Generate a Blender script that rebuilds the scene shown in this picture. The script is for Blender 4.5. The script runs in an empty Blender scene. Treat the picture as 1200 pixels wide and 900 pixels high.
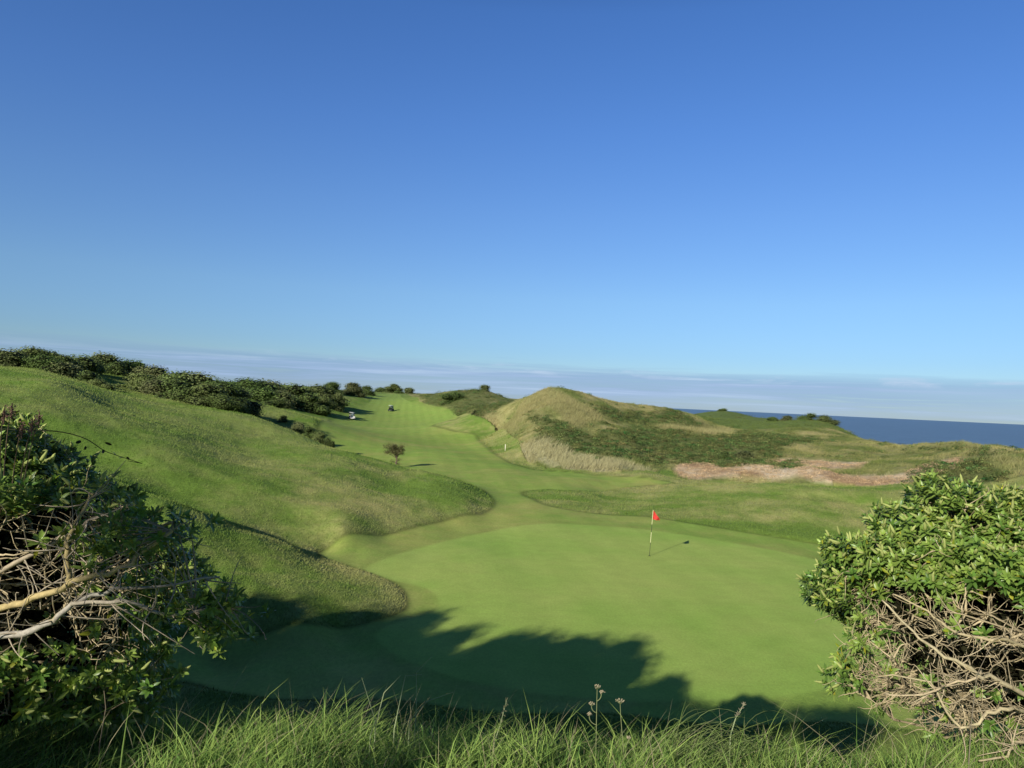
import bpy, math, random
import numpy as np
random.seed(7); rng = np.random.default_rng(7)
sc = bpy.context.scene; COL = sc.collection

# ------------------------------------------------------------------ camera model (used to survey the site)
F = 866.0; PHI = math.radians(2.66); TH = math.atan(19.5/866); CAM = np.array([0, 0, 6.9])
FW = np.array([0, math.cos(TH), math.sin(TH)]); U0 = np.array([0, -math.sin(TH), math.cos(TH)]); R0 = np.array([1., 0, 0])
RT = math.cos(PHI)*R0+math.sin(PHI)*U0; UP = -math.sin(PHI)*R0+math.cos(PHI)*U0
def ray(u, v): return RT*(u-600)/F+UP*(450-v)/F+FW
def atY(u, v, Y): d = ray(u, v); return CAM+d*(Y/d[1])
def atz(u, v, z=0.): d = ray(u, v); return CAM+d*((z-CAM[2])/d[2])

# ------------------------------------------------------------------ helpers
def vhash(ix, iy, seed):
    h = (ix.astype(np.int64)*374761393+iy.astype(np.int64)*668265263+seed*974711) & 0x7fffffff
    h = ((h ^ (h >> 13))*1274126177) & 0x7fffffff
    return ((h ^ (h >> 16)) & 0xffff)/65535.0
def vnoise(x, y, seed=0):
    ix = np.floor(x); iy = np.floor(y); fx = x-ix; fy = y-iy
    fx = fx*fx*fx*(fx*(fx*6-15)+10); fy = fy*fy*fy*(fy*(fy*6-15)+10)
    a = vhash(ix, iy, seed); b = vhash(ix+1, iy, seed); c = vhash(ix, iy+1, seed); d = vhash(ix+1, iy+1, seed)
    return (a*(1-fx)+b*fx)*(1-fy)+(c*(1-fx)+d*fx)*fy
def fbm(x, y, seed=0, o=4):
    s = 0; a = 1; t = 0
    for i in range(o):
        s = s+a*vnoise(x*2**i+i*17.3, y*2**i-i*9.1, seed+i); t += a; a *= .5
    return s/t*2-1
def sstep(a, b, x):
    t = np.clip((x-a)/(b-a), 0, 1); return t*t*(3-2*t)

def mesh_obj(name, V, Fc, mat, parent=None, col=None, smooth=False, k=None):
    """V (n,3), Fc (m,k) equal sided faces, or a list of such arrays"""
    V = np.asarray(V, dtype=np.float32)
    Fs = Fc if isinstance(Fc, list) else [Fc]
    me = bpy.data.meshes.new(name)
    me.vertices.add(len(V)); me.vertices.foreach_set('co', V.ravel())
    loops = np.concatenate([np.asarray(f).ravel() for f in Fs]).astype(np.int32)
    tot = np.concatenate([np.full(len(f), np.asarray(f).shape[1]) for f in Fs]).astype(np.int32)
    st = np.concatenate([[0], np.cumsum(tot)[:-1]]).astype(np.int32)
    me.loops.add(len(loops)); me.loops.foreach_set('vertex_index', loops)
    me.polygons.add(len(tot)); me.polygons.foreach_set('loop_start', st)
    try: me.polygons.foreach_set('loop_total', tot)
    except Exception: pass
    if col is not None:
        at = me.color_attributes.new('Col', 'FLOAT_COLOR', 'POINT')
        c = np.ones((len(V), 4), dtype=np.float32); c[:, :3] = col
        at.data.foreach_set('color', c.ravel())
    me.update(calc_edges=True)
    if smooth: me.polygons.foreach_set('use_smooth', np.ones(len(tot), dtype=bool))
    me.materials.append(mat)
    o = bpy.data.objects.new(name, me); COL.objects.link(o)
    if parent: o.parent = parent
    return o
def tag(o, label=None, cat=None, group=None, kind=None):
    if label: o['label'] = label
    if cat: o['category'] = cat
    if group: o['group'] = group
    if kind: o['kind'] = kind
    return o
def empty(name, loc, rz=0):
    o = bpy.data.objects.new(name, None); COL.objects.link(o); o.location = loc; o.rotation_euler = (0, 0, rz)
    o.empty_display_size = .2
    return o
def dup(root, name=None):
    r = root.copy(); COL.objects.link(r)
    for ch in root.children:
        c = ch.copy(); COL.objects.link(c); c.parent = r
        for g in ch.children:
            d = g.copy(); COL.objects.link(d); d.parent = c
    return r
def bez(p0, p1, p2, p3, n):
    t = np.linspace(0, 1, n)[:, None]
    return (1-t)**3*p0+3*(1-t)**2*t*p1+3*(1-t)*t*t*p2+t**3*p3
class MB:
    """collects arrays of faces"""
    def __init__(s): s.V = []; s.F = {}; s.C = []; s.n = 0
    def add(s, V, Fc, c=None):
        V = np.asarray(V, float); Fc = np.asarray(Fc)
        s.V.append(V); s.F.setdefault(Fc.shape[1], []).append(Fc+s.n); s.n += len(V)
        s.C.append(np.broadcast_to(np.asarray((1, 1, 1) if c is None else c, float), (len(V), 3)))
    def build(s, name, mat, parent=None, smooth=False):
        return mesh_obj(name, np.concatenate(s.V), [np.concatenate(f) for f in s.F.values()], mat, parent, np.concatenate(s.C), smooth)
    def box(s, c, d, rot=None, col=None, bev=0):
        x, y, z = [q/2 for q in d]
        V = np.array([(i, j, k) for k in (-z, z) for (i, j) in ((-x, -y), (x, -y), (x, y), (-x, y))])
        if rot is not None: V = V@np.array(rot).T
        s.add(V+np.array(c), [(0, 3, 2, 1), (4, 5, 6, 7), (0, 1, 5, 4), (1, 2, 6, 5), (2, 3, 7, 6), (3, 0, 4, 7)], col)
    def tube(s, P, Rr, n=5, col=None, cap=True):
        P = np.asarray(P, float); m = len(P); Rr = np.broadcast_to(Rr, (m,))
        T = np.gradient(P, axis=0); T /= np.linalg.norm(T, axis=1)[:, None]+1e-9
        ref = np.array([0, 0, 1.]) if abs(T[0, 2]) < .9 else np.array([1., 0, 0])
        A = np.cross(T, ref); A /= np.linalg.norm(A, axis=1)[:, None]+1e-9; B = np.cross(T, A)
        an = np.arange(n)*2*np.pi/n
        V = (P[:, None]+Rr[:, None, None]*(np.cos(an)[None, :, None]*A[:, None]+np.sin(an)[None, :, None]*B[:, None])).reshape(-1, 3)
        i = np.arange(m-1)[:, None]*n; j = np.arange(n)[None]; j2 = (j+1) % n
        Fq = np.stack([i+j, i+j2, i+n+j2, i+n+j], -1).reshape(-1, 4)
        c = col if col is None or np.ndim(col) == 1 else np.repeat(col, n, axis=0)
        s.add(V, Fq, c)

# ------------------------------------------------------------------ materials
def nodes(name):
    m = bpy.data.materials.new(name); m.use_nodes = True; nt = m.node_tree
    return m, nt, nt.nodes['Principled BSDF'], nt.nodes['Material Output']
def attr_col(nt):
    a = nt.nodes.new('ShaderNodeAttribute'); a.attribute_name = 'Col'; return a.outputs['Color']
def noise(nt, scale, detail=4, rough=.6, vec=None, dist=0):
    n = nt.nodes.new('ShaderNodeTexNoise'); n.inputs['Scale'].default_value = scale
    n.inputs['Detail'].default_value = detail; n.inputs['Roughness'].default_value = rough; n.inputs['Distortion'].default_value = dist
    if vec is not None: nt.links.new(vec, n.inputs['Vector'])
    return n.outputs['Fac']
def mrange(nt, x, a, b, c, d):
    n = nt.nodes.new('ShaderNodeMapRange'); nt.links.new(x, n.inputs[0])
    for i, q in enumerate((a, b, c, d)): n.inputs[i+1].default_value = q
    return n.outputs[0]
def mixc(nt, fac, a, b, mode='MIX'):
    n = nt.nodes.new('ShaderNodeMix'); n.data_type = 'RGBA'; n.blend_type = mode
    for sock, val in ((n.inputs['Factor'], fac), (n.inputs['A'], a), (n.inputs['B'], b)):
        if isinstance(val, bpy.types.NodeSocket): nt.links.new(val, sock)
        elif isinstance(val, (int, float)): sock.default_value = val
        else: sock.default_value = (*val, 1)
    return n.outputs['Result']
def scalec(nt, colr, fac):
    n = nt.nodes.new('ShaderNodeVectorMath'); n.operation = 'SCALE'
    nt.links.new(colr, n.inputs[0])
    if isinstance(fac, bpy.types.NodeSocket): nt.links.new(fac, n.inputs['Scale'])
    else: n.inputs['Scale'].default_value = fac
    return n.outputs[0]
def coords(nt, scale=(1, 1, 1), rotz=0):
    t = nt.nodes.new('ShaderNodeTexCoord'); mp = nt.nodes.new('ShaderNodeMapping')
    mp.inputs['Scale'].default_value = scale; mp.inputs['Rotation'].default_value = (0, 0, rotz)
    nt.links.new(t.outputs['Object'], mp.inputs[0]); return mp.outputs[0]
def add_bump(nt, bs, h, strength, dist):
    b = nt.nodes.new('ShaderNodeBump'); b.inputs['Strength'].default_value = strength; b.inputs['Distance'].default_value = dist
    nt.links.new(h, b.inputs['Height']); nt.links.new(b.outputs[0], bs.inputs['Normal'])

def ground_mat(name, sc1, amp1, sc2, amp2, bump, bdist, rough=.95, stripes=0):
    m, nt, bs, out = nodes(name)
    c = attr_col(nt)
    n1 = mrange(nt, noise(nt, sc1, 6, .7, coords(nt)), .25, .75, 1-amp1, 1+amp1)
    n2 = mrange(nt, noise(nt, sc2, 5, .75, coords(nt, (1, .55, 1))), .25, .75, 1-amp2, 1+amp2)
    c = scalec(nt, scalec(nt, c, n1), n2)
    if stripes:
        w = nt.nodes.new('ShaderNodeTexWave'); w.inputs['Scale'].default_value = .14; w.inputs['Distortion'].default_value = 2.5
        w.inputs['Detail'].default_value = 1; w.inputs['Detail Scale'].default_value = .4
        nt.links.new(coords(nt, rotz=math.radians(-8)), w.inputs[0])
        c = scalec(nt, c, mrange(nt, w.outputs['Fac'], .3, .7, 1-stripes, 1+stripes))
    nt.links.new(c, bs.inputs['Base Color']); bs.inputs['Roughness'].default_value = rough
    bs.inputs['Specular IOR Level'].default_value = .08
    add_bump(nt, bs, noise(nt, sc2*.8, 6, .8, coords(nt)), bump, bdist)
    return m
def leaf_mat(name, trans=.25, rough=.5, spec=.25, var=.0):
    m, nt, bs, out = nodes(name)
    c = attr_col(nt)
    if var:
        oi = nt.nodes.new('ShaderNodeObjectInfo')
        c = scalec(nt, c, mrange(nt, oi.outputs['Random'], 0, 1, 1-var, 1+var))
    nt.links.new(c, bs.inputs['Base Color']); bs.inputs['Roughness'].default_value = rough
    bs.inputs['Specular IOR Level'].default_value = spec
    t = nt.nodes.new('ShaderNodeBsdfTranslucent'); nt.links.new(c, t.inputs[0])
    mx = nt.nodes.new('ShaderNodeMixShader'); mx.inputs[0].default_value = trans
    nt.links.new(bs.outputs[0], mx.inputs[1]); nt.links.new(t.outputs[0], mx.inputs[2]); nt.links.new(mx.outputs[0], out.inputs[0])
    return m
def plain(name, colr, rough=.5, metal=0, nsc=0, namp=.2, spec=.4):
    m, nt, bs, out = nodes(name)
    rgb = nt.nodes.new('ShaderNodeRGB'); rgb.outputs[0].default_value = (*colr, 1)
    c = rgb.outputs[0]
    if nsc: c = scalec(nt, c, mrange(nt, noise(nt, nsc, 5, .6, coords(nt)), .3, .7, 1-namp, 1+namp))
    nt.links.new(c, bs.inputs['Base Color']); bs.inputs['Roughness'].default_value = rough; bs.inputs['Metallic'].default_value = metal
    bs.inputs['Specular IOR Level'].default_value = spec
    return m
M_green = ground_mat('putting_turf', 1.3, .09, 14, .16, .6, .02, stripes=.02)
M_fair = ground_mat('fairway_turf', .6, .13, 9, .20, .7, .03, stripes=.03)
M_rough = ground_mat('rough_turf', .8, .18, 8, .32, .7, .05)
M_dune = ground_mat('dune_ground', .5, .25, 3, .35, 1., .15)
M_blade = leaf_mat('grass_blade', .3, .6, .15)
M_straw = leaf_mat('marram_blade', .25, .7, .1)
M_scrub = leaf_mat('scrub_leaf', .1, .7, .1)
M_bush = leaf_mat('bush_leaf', .15, .6, .15, var=.22)
M_hebe = leaf_mat('glossy_leaf', .22, .38, .45)
M_spike = leaf_mat('flower_spike', .2, .7, .1)
M_dead = leaf_mat('dead_flower', .1, .9, .05)
def bark_mat():
    m, nt, bs, out = nodes('bark')
    c = attr_col(nt)
    c = scalec(nt, c, mrange(nt, noise(nt, 60, 5, .7, coords(nt)), .3, .7, .7, 1.3))
    lich = mrange(nt, noise(nt, 9, 4, .6, coords(nt)), .6, .68, 0, .6)
    c = mixc(nt, lich, c, (.42, .34, .16))
    nt.links.new(c, bs.inputs['Base Color']); bs.inputs['Roughness'].default_value = .9; bs.inputs['Specular IOR Level'].default_value = .1
    add_bump(nt, bs, noise(nt, 120, 4, .7, coords(nt)), .5, .004)
    return m
M_bark = bark_mat()

# ------------------------------------------------------------------ terrain survey points: (u, v, distance) -> height; or z given
PT = []
def S(u, v, Y): p = atY(u, v, Y); PT.append((p[0], p[1], p[2]))
def Z(u, v, z=0.): p = atz(u, v, z); PT.append((p[0], p[1], z))
def A(azd, r, z): PT.append((r*math.sin(math.radians(azd)), r*math.cos(math.radians(azd)), z))
for q in [(400,649),(418,646),(430,668),(395,656),(150,768),(250,752),(230,790),(330,800),(60,790),(500,800),(650,810),(800,810),(950,780),(400,790),(300,790),(560,730),(700,720),(850,700),(960,700),(500,690),(620,660),(760,650),(880,660),(1000,680),(470,655),(540,640),(620,620),(700,618),(430,655),(800,628),(900,645),(600,600),(620,585),(590,565),(640,560),(560,550),(600,545),(690,562),(540,530),(500,530),(500,550),(470,512),(540,512),(430,505),(480,500),(520,497),(200,760),(120,780),(300,752),(400,740),(1100,700),(1200,720),(660,605),(740,608),(860,630)]:
    Z(*q)
for q in [(412,492,192),(440,486,215),(458,484,232),(500,487,215),(520,482,230),(455,474,270),(452,467,320),(455,463,370),(475,470,300),(440,461,420),(300,462,600)]: S(*q)
# right mound and back
for q in [(612,579,57),(640,577,58),(680,578,57),(700,572,64),(760,566,68),(800,567,66),(700,592,52),(760,590,53),(830,590,52),(900,595,50),(980,610,47),(1050,620,46),(840,568,64),(900,567,62),(950,570,60),(1000,571,59),(1050,571,59),(1090,573,58),(1200,585,52),(1000,590,52),(1100,600,50),
          (1150,570,60),(820,545,86),(800,552,82),(860,552,80),(900,553,80),(950,551,78),(1000,553,76),(1050,553,73),(1075,566,66),(1100,545,74),(1140,530,80),(1150,545,70),(1200,555,62),(1180,570,58)]: S(*q)
for q in [(840,72,-.4),(900,70,-.5),(1000,67,-.4)]:
    p = atY(q[0], 560, q[1]); PT.append((p[0], p[1], q[2]))
# marram mound, white post area
for q in [(615,527,92),(630,518,94),(660,522,90),(700,535,84),(740,545,80),(618,542,86),(640,548,80),(700,554,75),(760,556,72),(765,552,76),(592,527,98),(575,513,120),(600,513,108),(560,505,135),(590,500,135)]: S(*q)
# dune peak
for q in [(650,451,140),(640,453,140),(625,458,143),(610,464,146),(600,467,150),(575,475,152),(680,456,140),(695,461,138),(710,466,138),(740,472,140),(780,474,148),(810,477,165),(650,462,131),(650,475,120),(650,490,110),(650,503,102),(620,490,118),(600,485,132),(690,480,120),(690,500,105),(720,490,120),(720,510,98),(720,525,90),(700,520,93),(760,490,130),(760,510,108),(760,530,92),(780,542,88),
          (800,490,135),(800,505,115),(800,525,98),(840,500,140),(840,490,170),(850,483.5,260),(900,520,105),(900,540,90),(900,505,130),(905,491,190),(940,492,200),(980,498,185),(950,510,130),(950,530,100),(1000,503,160),(1000,520,110),(1000,540,90),(1040,512,130),(1060,516,122),(1060,530,98),(1100,519,105),(1120,519.5,98),(1120,530,86),(1160,523,84),(1200,531,74),(1200,545,66),(1160,535,76)]: S(*q)
# behind the dunes, falling to the beach
for u, y, z in [(850,420,-14),(900,330,-14),(950,300,-14),(1000,260,-12),(1060,190,-10),(1120,170,-10),(1200,130,-9),(1300,110,-8),(1000,400,-18),(1200,300,-18),(1300,500,-20),(860,480,-16),(820,420,0),(780,300,1),(720,300,2),(650,260,4),(600,300,6),(650,185,5),(700,190,3),(760,200,3.5),(1060,145,1.),(1120,128,1.),(1180,100,1.5)]:
    p = atY(u, 480, y); PT.append((p[0], p[1], z))
# second dune hill
for q in [(490,463,255),(515,457,250),(540,454,250),(560,455,250),(575,459,250),(590,465,250),(520,470,225),(560,475,205),(600,478,180),(540,485,190),(500,472,240)]: S(*q)
# front spur on the left
for q in [(475,712,),(472,692),(445,676),(410,663),(375,652),(300,748),(200,754)]: Z(*q)
for q in [(440,700,24.6),(400,700,23.6),(350,700,22.6),(300,700,21.8),(250,700,21),(400,675,27.2),(350,670,26),(300,670,25),(250,670,24),(340,643,28.9),(300,632,27.8),(240,610,27.4),(190,592,27),(100,570,26.5),(0,555,26),(250,650,25),(150,650,24),(50,650,22)]: S(*q)
for u, y, z in [(340,32,.25),(300,32.5,.62),(240,33.5,1.12),(190,34.2,1.6),(100,34,2.75),(0,32,3.5)]:
    p = atY(u, 600, y); PT.append((p[0], p[1], z))
# main hill
for q in [(385,641),(450,628),(520,611),(565,602),(579,591),(572,580),(548,567)]: Z(*q)
for q in [(300,600,36),(400,620,34.6),(500,600,42.3),(500,580,46),(545,585,46.5),(450,600,40),(400,580,42),(300,560,42),(200,520,43),(200,560,38),(100,500,42),(100,540,37),(0,480,40),(0,510,34),(0,445,50),(0,441,54),(70,443,56),(100,455,58),(130,468,60),(200,485,60),(200,475,75),(300,500,66),(300,490,80),(250,478,92),(160,462,84),(125,452,92),(345,505,72),(385,521,66),(300,520,56),(300,540,48),(400,545,52),(420,534,64),(455,544,61),(500,556,57),(470,570,50),(540,567,52.5),(540,575,50),
          (40,432,84),(0,432,84),(100,430,110),(60,425,105),(0,424,110),(130,437,110),(150,437,140),(200,446,135),(250,452,130),(300,456,220),(350,458,240),(400,460,245),(300,475,150),(350,478,185),(400,478,212),(330,486,110),(365,492,110),(400,455,300),(430,458,290),(410,463,272),(425,470,250),(390,497,150),(480,458,400),(470,459,480)]: S(*q)
for u, v, y in [(385,528,80),(420,535,76),(455,541,71),(500,550,66),(540,557,62)]:
    p = atY(u, v, y); PT.append((p[0], p[1], .0))
for u, y, z in [(345,92,.6),(320,100,1.6),(520,800,4),(300,900,6),(100,400,8),(0,300,9),(200,500,8)]:
    p = atY(u, 480, y); PT.append((p[0], p[1], z))
for q in [(-42,17,.2),(-42,20,.5),(-42,30,3.5),(-42,45,6.3),(-42,70,8),(-42,120,9),(-42,300,9),(-60,20,3.5),(-60,40,6.5),(-60,100,9),(-60,300,9),(60,20,0),(60,40,1.5),(60,60,4),(60,90,-2),(60,150,-12),(60,400,-20),(44,20,0),(42,36,.3),(44,55,2.5),(44,66,4.5),(44,90,0),(44,150,-12),
          (-30,900,6),(0,900,-8),(30,900,-25),(-45,900,6),(15,900,-22)]: A(*q)
PT = np.array(PT)
KA = 2.6
def warp(x, y):
    az = np.clip(np.arctan2(x, y), -1.1, 1.1); r = np.hypot(x, y)
    return az*KA, np.log(np.maximum(r, 12))
px, py = warp(PT[:, 0], PT[:, 1]); NP = len(PT)
def phi(d2): return .5*d2*np.log(d2+1e-12)
D2 = (px[:, None]-px[None])**2+(py[:, None]-py[None])**2
# heights are stored as angle-like values so far points do not dominate
W = np.hypot(PT[:, 0], PT[:, 1])
Aug = np.zeros((NP+3, NP+3)); Aug[:NP, :NP] = phi(D2)+np.diag(2e-4*(1+(W/45)**2*sstep(60, 160, W)*6*(np.arctan2(PT[:, 0], PT[:, 1]) < -.035)))
Pm = np.stack([np.ones(NP), px, py], 1); Aug[:NP, NP:] = Pm; Aug[NP:, :NP] = Pm.T
sol = np.linalg.solve(Aug, np.concatenate([PT[:, 2], np.zeros(3)]))
BY = [3.2, 4.0, 6, 8, 10, 12, 14, 17, 19]; BZ = [5.22, 5.02, 3.35, 1.85, .75, .25, .06, .0, 0]
def H(x, y):
    x = np.atleast_1d(np.asarray(x, float)); y = np.atleast_1d(np.asarray(y, float))
    sh = x.shape; x = x.ravel(); y = y.ravel()
    z = np.interp(y, BY, BZ)
    z = z+np.where(y < 3, (3-y)*.02, 0)
    w = sstep(12, 20, y)
    idx = np.nonzero(w > 0)[0]
    wx, wy = warp(x[idx], y[idx])
    T = np.empty(len(idx))
    for s in range(0, len(idx), 60000):
        e = slice(s, s+60000)
        T[e] = phi((wx[e, None]-px[None])**2+(wy[e, None]-py[None])**2)@sol[:NP]+sol[NP]+sol[NP+1]*wx[e]+sol[NP+2]*wy[e]
    z[idx] += w[idx]*T
    return z.reshape(sh)
def h1(x, y): return float(H(x, y)[0])
def cast(pts):
    """pixel list -> ground points (x, y), marching along the ray over the terrain"""
    out = []
    for (u, v) in pts:
        Y = np.geomspace(12, 900, 1600); d = ray(u, v)
        P = CAM[None]+d[None]*(Y/d[1])[:, None]
        below = P[:, 2] < H(P[:, 0], P[:, 1])
        i = int(np.argmax(below)) if below.any() else int(np.argmin(P[:, 2]-H(P[:, 0], P[:, 1])))
        out.append((P[i, 0], P[i, 1]))
    return np.array(out)
def inpoly(x, y, P):
    r = np.zeros(x.shape, bool); n = len(P)
    for i in range(n):
        x1, y1 = P[i]; x2, y2 = P[(i+1) % n]
        if y1 == y2: continue
        c = ((y1 > y) != (y2 > y)) & (x < (x2-x1)*(y-y1)/(y2-y1)+x1)
        r ^= c
    return r
def smooth_poly(P, k=6, closed=True):
    P = np.asarray(P, float); n = len(P); o = []
    for i in range(n):
        p0, p1, p2, p3 = P[i-1], P[i], P[(i+1) % n], P[(i+2) % n]
        for t in np.arange(k)/k:
            o.append(.5*((2*p1)+(-p0+p2)*t+(2*p0-5*p1+4*p2-p3)*t*t+(-p0+3*p1-3*p2+p3)*t**3))
    return np.array(o)

# mown outlines, surveyed in pieces
left_edge = [(150,765),(200,753),(300,748),(400,737),(450,725),(476,712),(472,692),(447,677),(410,664),(376,652),(386,641),(450,628),(520,611),(565,602),(579,591),(572,579),(546,566)]
LE = [tuple(p) for p in cast(left_edge)]
LE += [(-4.9, 64.5)]
for (u, v, Y) in [(500,550,67),(455,541,74),(420,535,80),(385,528,86)]:
    p = atY(u, v, Y); LE.append((p[0], p[1]))
LE += [tuple(p) for p in cast([(374,499),(395,490),(418,482),(430,474),(437,466),(444,462)])]
RE = [tuple(p) for p in cast([(466,462),(474,468),(492,474),(530,482),(537,490),(520,494),(507,499),(530,505),(556,509),(561,516),(577,530),(595,541),(615,548),(640,552),(690,556),(750,559),(790,566),(740,571),(680,575),(640,574),(612,577),(622,584),(640,592),(680,600),(760,606),(800,612),(850,620),(905,629),(985,643),(1050,655),(1130,668),(1250,690),(1300,760)])]
BE = [(13., 16.9), (10, 16.4), (7.5, 16.8), (5, 16.3), (2.5, 16.7), (0, 16.4), (-2.5, 16.9), (-5, 16.6), (-7.5, 17.4), (-9.5, 17.8)]
fair_poly = np.array(LE+RE+BE)
fair_poly = smooth_poly(fair_poly, 4)
green_poly = smooth_poly(cast([(430,672),(450,655),(500,640),(560,626),(600,618),(660,614),(760,621),(880,640),(985,664),(1090,700),(1120,760),(960,810),(800,822),(650,815),(520,790),(440,745),(510,715),(500,690)]), 5)
dune_poly = np.array(list(map(tuple, cast([(478,462),(492,471),(520,478),(553,486),(580,499),(608,518),(612,532),(622,545),(660,551),(720,554),(770,552),(785,548),(792,560),(830,563),(880,566),(940,568),(1000,570.5),(1060,571),(1090,572.5)])))+[(36,61),(60,58),(140,60),(500,100),(400,900),(-60,900),(-95,560)])
def px_poly(l, k=4): return smooth_poly(cast(l), k)
scrubs = [px_poly(l) for l in (
    [(490,464),(520,456),(550,456),(575,460),(592,468),(560,480),(530,478),(500,471)],
    [(683,464),(700,464),(740,474),(790,476),(800,485),(815,494),(790,497),(750,493),(720,488),(695,478)],
    [(640,512),(660,503),(700,502),(750,497),(780,505),(830,510),(900,515),(930,530),(900,545),(860,552),(800,542),(770,545),(720,535),(680,526),(650,520)],
    [(628,484),(660,492),(685,507),(670,508),(640,496)],
    [(870,500),(930,504),(985,510),(1000,518),(950,524),(900,520)],
    [(1075,566),(1100,550),(1140,538),(1165,540),(1200,560),(1150,575)],
    [(1110,521),(1160,524),(1200,533),(1200,538),(1150,529)],
    [(1145,533),(1160,532),(1175,541),(1165,543)],
    [(920,545),(940,541),(965,546),(940,550)],
    [(715,481),(760,476),(800,480),(830,492),(770,492)])]
rust = [px_poly(l) for l in (
    [(785,549),(800,545),(815,540),(850,550),(880,546),(900,551),(935,549),(980,552),(1040,554),(1080,548),(1118,536),(1122,543),(1078,568),(1000,569),(900,566),(850,562),(800,560)],
    [(900,541),(960,539),(1010,541),(1000,546),(930,546)])]
straws = [px_poly(l) for l in (
    [(613,527),(630,519),(660,522),(700,534),(740,545),(765,551),(700,554),(640,548),(618,540)],
    [(765,495),(830,491),(870,498),(850,509),(800,507)],
    [(1100,522),(1150,526),(1200,548),(1200,556),(1160,540),(1130,534)],
    [(625,462),(655,456),(690,470),(720,492),(680,500),(650,490),(620,480)],
    [(392,463),(405,461),(430,470),(436,477),(415,472)],
    [(462,467),(490,465),(488,470),(468,470)],
    [(560,478),(600,482),(640,500),(600,500),(570,490)])]
def soft(x, y, polys, warp_amp=.012, seed=3):
    r = np.hypot(x, y); k = warp_amp*r
    m = np.zeros(x.shape)
    for s in range(5):
        ang = s*1.257
        xx = x+k*(fbm(x/(r.clip(10)*.05), y/(r.clip(10)*.09), seed, 3)*1.6+.35*math.cos(ang))
        yy = y+2*k*(fbm(x/(r.clip(10)*.05)+40, y/(r.clip(10)*.09), seed+9, 3)*1.6+.35*math.sin(ang))
        a = np.zeros(x.shape, bool)
        for P in polys: a |= inpoly(xx, yy, P)
        m += a
    return m/5

# ------------------------------------------------------------------ ground sheet: polar grid round the viewpoint, out to the sea
azs = np.radians(np.concatenate([np.arange(-180, -44, 4), np.arange(-44, 44, .085), np.arange(44, 181, 4)]))
rs = [0.3, 1.2, 2.0]; 
while rs[-1] < 1000:
    r = rs[-1]
    rs.append(r+min(max(.12, (.25 if r < 12 else r*r/(866*6.9)*.9)), .9 if r < 200 else (2.2 if r < 330 else r*.03)))
rs = np.array(rs)
AZ, RR = np.meshgrid(azs, rs)
GX = RR*np.sin(AZ); GY = RR*np.cos(AZ)
GZ = H(GX, GY)
mr_h = soft(GX, GY, rust[:1], seed=71)*np.clip(fbm(GX/6, GY/8, 555, 3)+.35, 0, 1)*(RR < 130)
isF = inpoly(GX, GY, fair_poly); isG = inpoly(GX, GY, green_poly); isD = inpoly(GX, GY, dune_poly) & ~isF
def dist_poly(x, y, P):
    out = np.full(x.size, 1e9); xr = x.ravel(); yr = y.ravel(); n = len(P)
    sel = np.nonzero((np.abs(AZ).ravel() < .8) & (xr**2+yr**2 > 190) & (xr**2+yr**2 < 250**2))[0]
    xs, ys = xr[sel].astype(np.float32), yr[sel].astype(np.float32); best = np.full(len(sel), 1e9, np.float32)
    for k in range(n):
        ax, ay = P[k]; bx_, by_ = P[(k+1) % n]; dx, dy = bx_-ax, by_-ay; L2 = dx*dx+dy*dy+1e-9
        t = np.clip(((xs-ax)*dx+(ys-ay)*dy)/L2, 0, 1)
        np.minimum(best, (xs-ax-t*dx)**2+(ys-ay-t*dy)**2, out=best)
    out[sel] = np.sqrt(best); return out.reshape(x.shape)
DP = dist_poly(GX, GY, fair_poly); DG = dist_poly(GX, GY, green_poly)
rise = sstep(0, .22+.006*RR, DP)
rough_m = ~isF & ~isD
GZ += np.where(isF | (GY < 10), 0, 1)*(rough_m*rise*(.06+.05*fbm(GX/1.3, GY/1.3, 5, 3)*np.clip(RR/30, .3, 2)+.22*fbm((GX*.5+GY)/4.5, (GX-GY*.5)/20, 8, 2)*sstep(25, 45, RR)))
pk_ = atY(652, 451, 140); GZ += .35*np.exp(-np.hypot(GX-pk_[0], GY-pk_[1])/2.6)-isD*1.0*sstep(118, 136, RR)*(1-sstep(165, 200, RR))*(GX > -8)
GZ -= rough_m*.62*sstep(38, 50, RR)*sstep(-10, -22, GX)*(1-sstep(62, 80, RR))
GZ += isD*(0.4*mr_h+.05+.34*fbm(GX/3.5, GY/3.5, 15, 4)*(1-.6*sstep(140, 170, RR))+.30*fbm(GX/14, GY/14, 25, 2)*sstep(90, 130, RR)-.75*sstep(145, 175, RR)*(GX > 25))
GZ += (isF & ~isG)*.05*fbm(GX/4, GY/4, 9, 2)*sstep(0, 2.5, DG)*sstep(0, 2.5, DP)
# colours
fa = fbm(GX/6, GY/6, 31, 4); fb = fbm(GX/1.6, GY/1.6, 33, 4); fc = fbm(GX/22, GY/30, 35, 3)
C_ = lambda *c: np.array(c, float)
def lerp(a, b, t): return a+(b-a)*np.clip(t, 0, 1)[..., None]
fd = fbm(GX/.5, GY/.5, 37, 3)
rough_c = lerp(C_(.20, .305, .055), C_(.47, .44, .17), .34+.8*fa+.75*fc+.45*fb+.25*fd)
rough_c = lerp(rough_c, C_(.175, .295, .045), sstep(20, 45, RR)*sstep(0, -12, GX+8)*.5)
far_t = sstep(90, 260, RR)
fair_c = lerp(C_(.30, .44, .080), C_(.43, .455, .12), .35+.8*fa+.4*fb+.3*fd)
fair_c = lerp(fair_c, C_(.29, .42, .09), far_t*.8)
green_c = lerp(C_(.365, .54, .100), C_(.47, .57, .135), .35+.7*fa+.4*fb+.5*fc)
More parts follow.
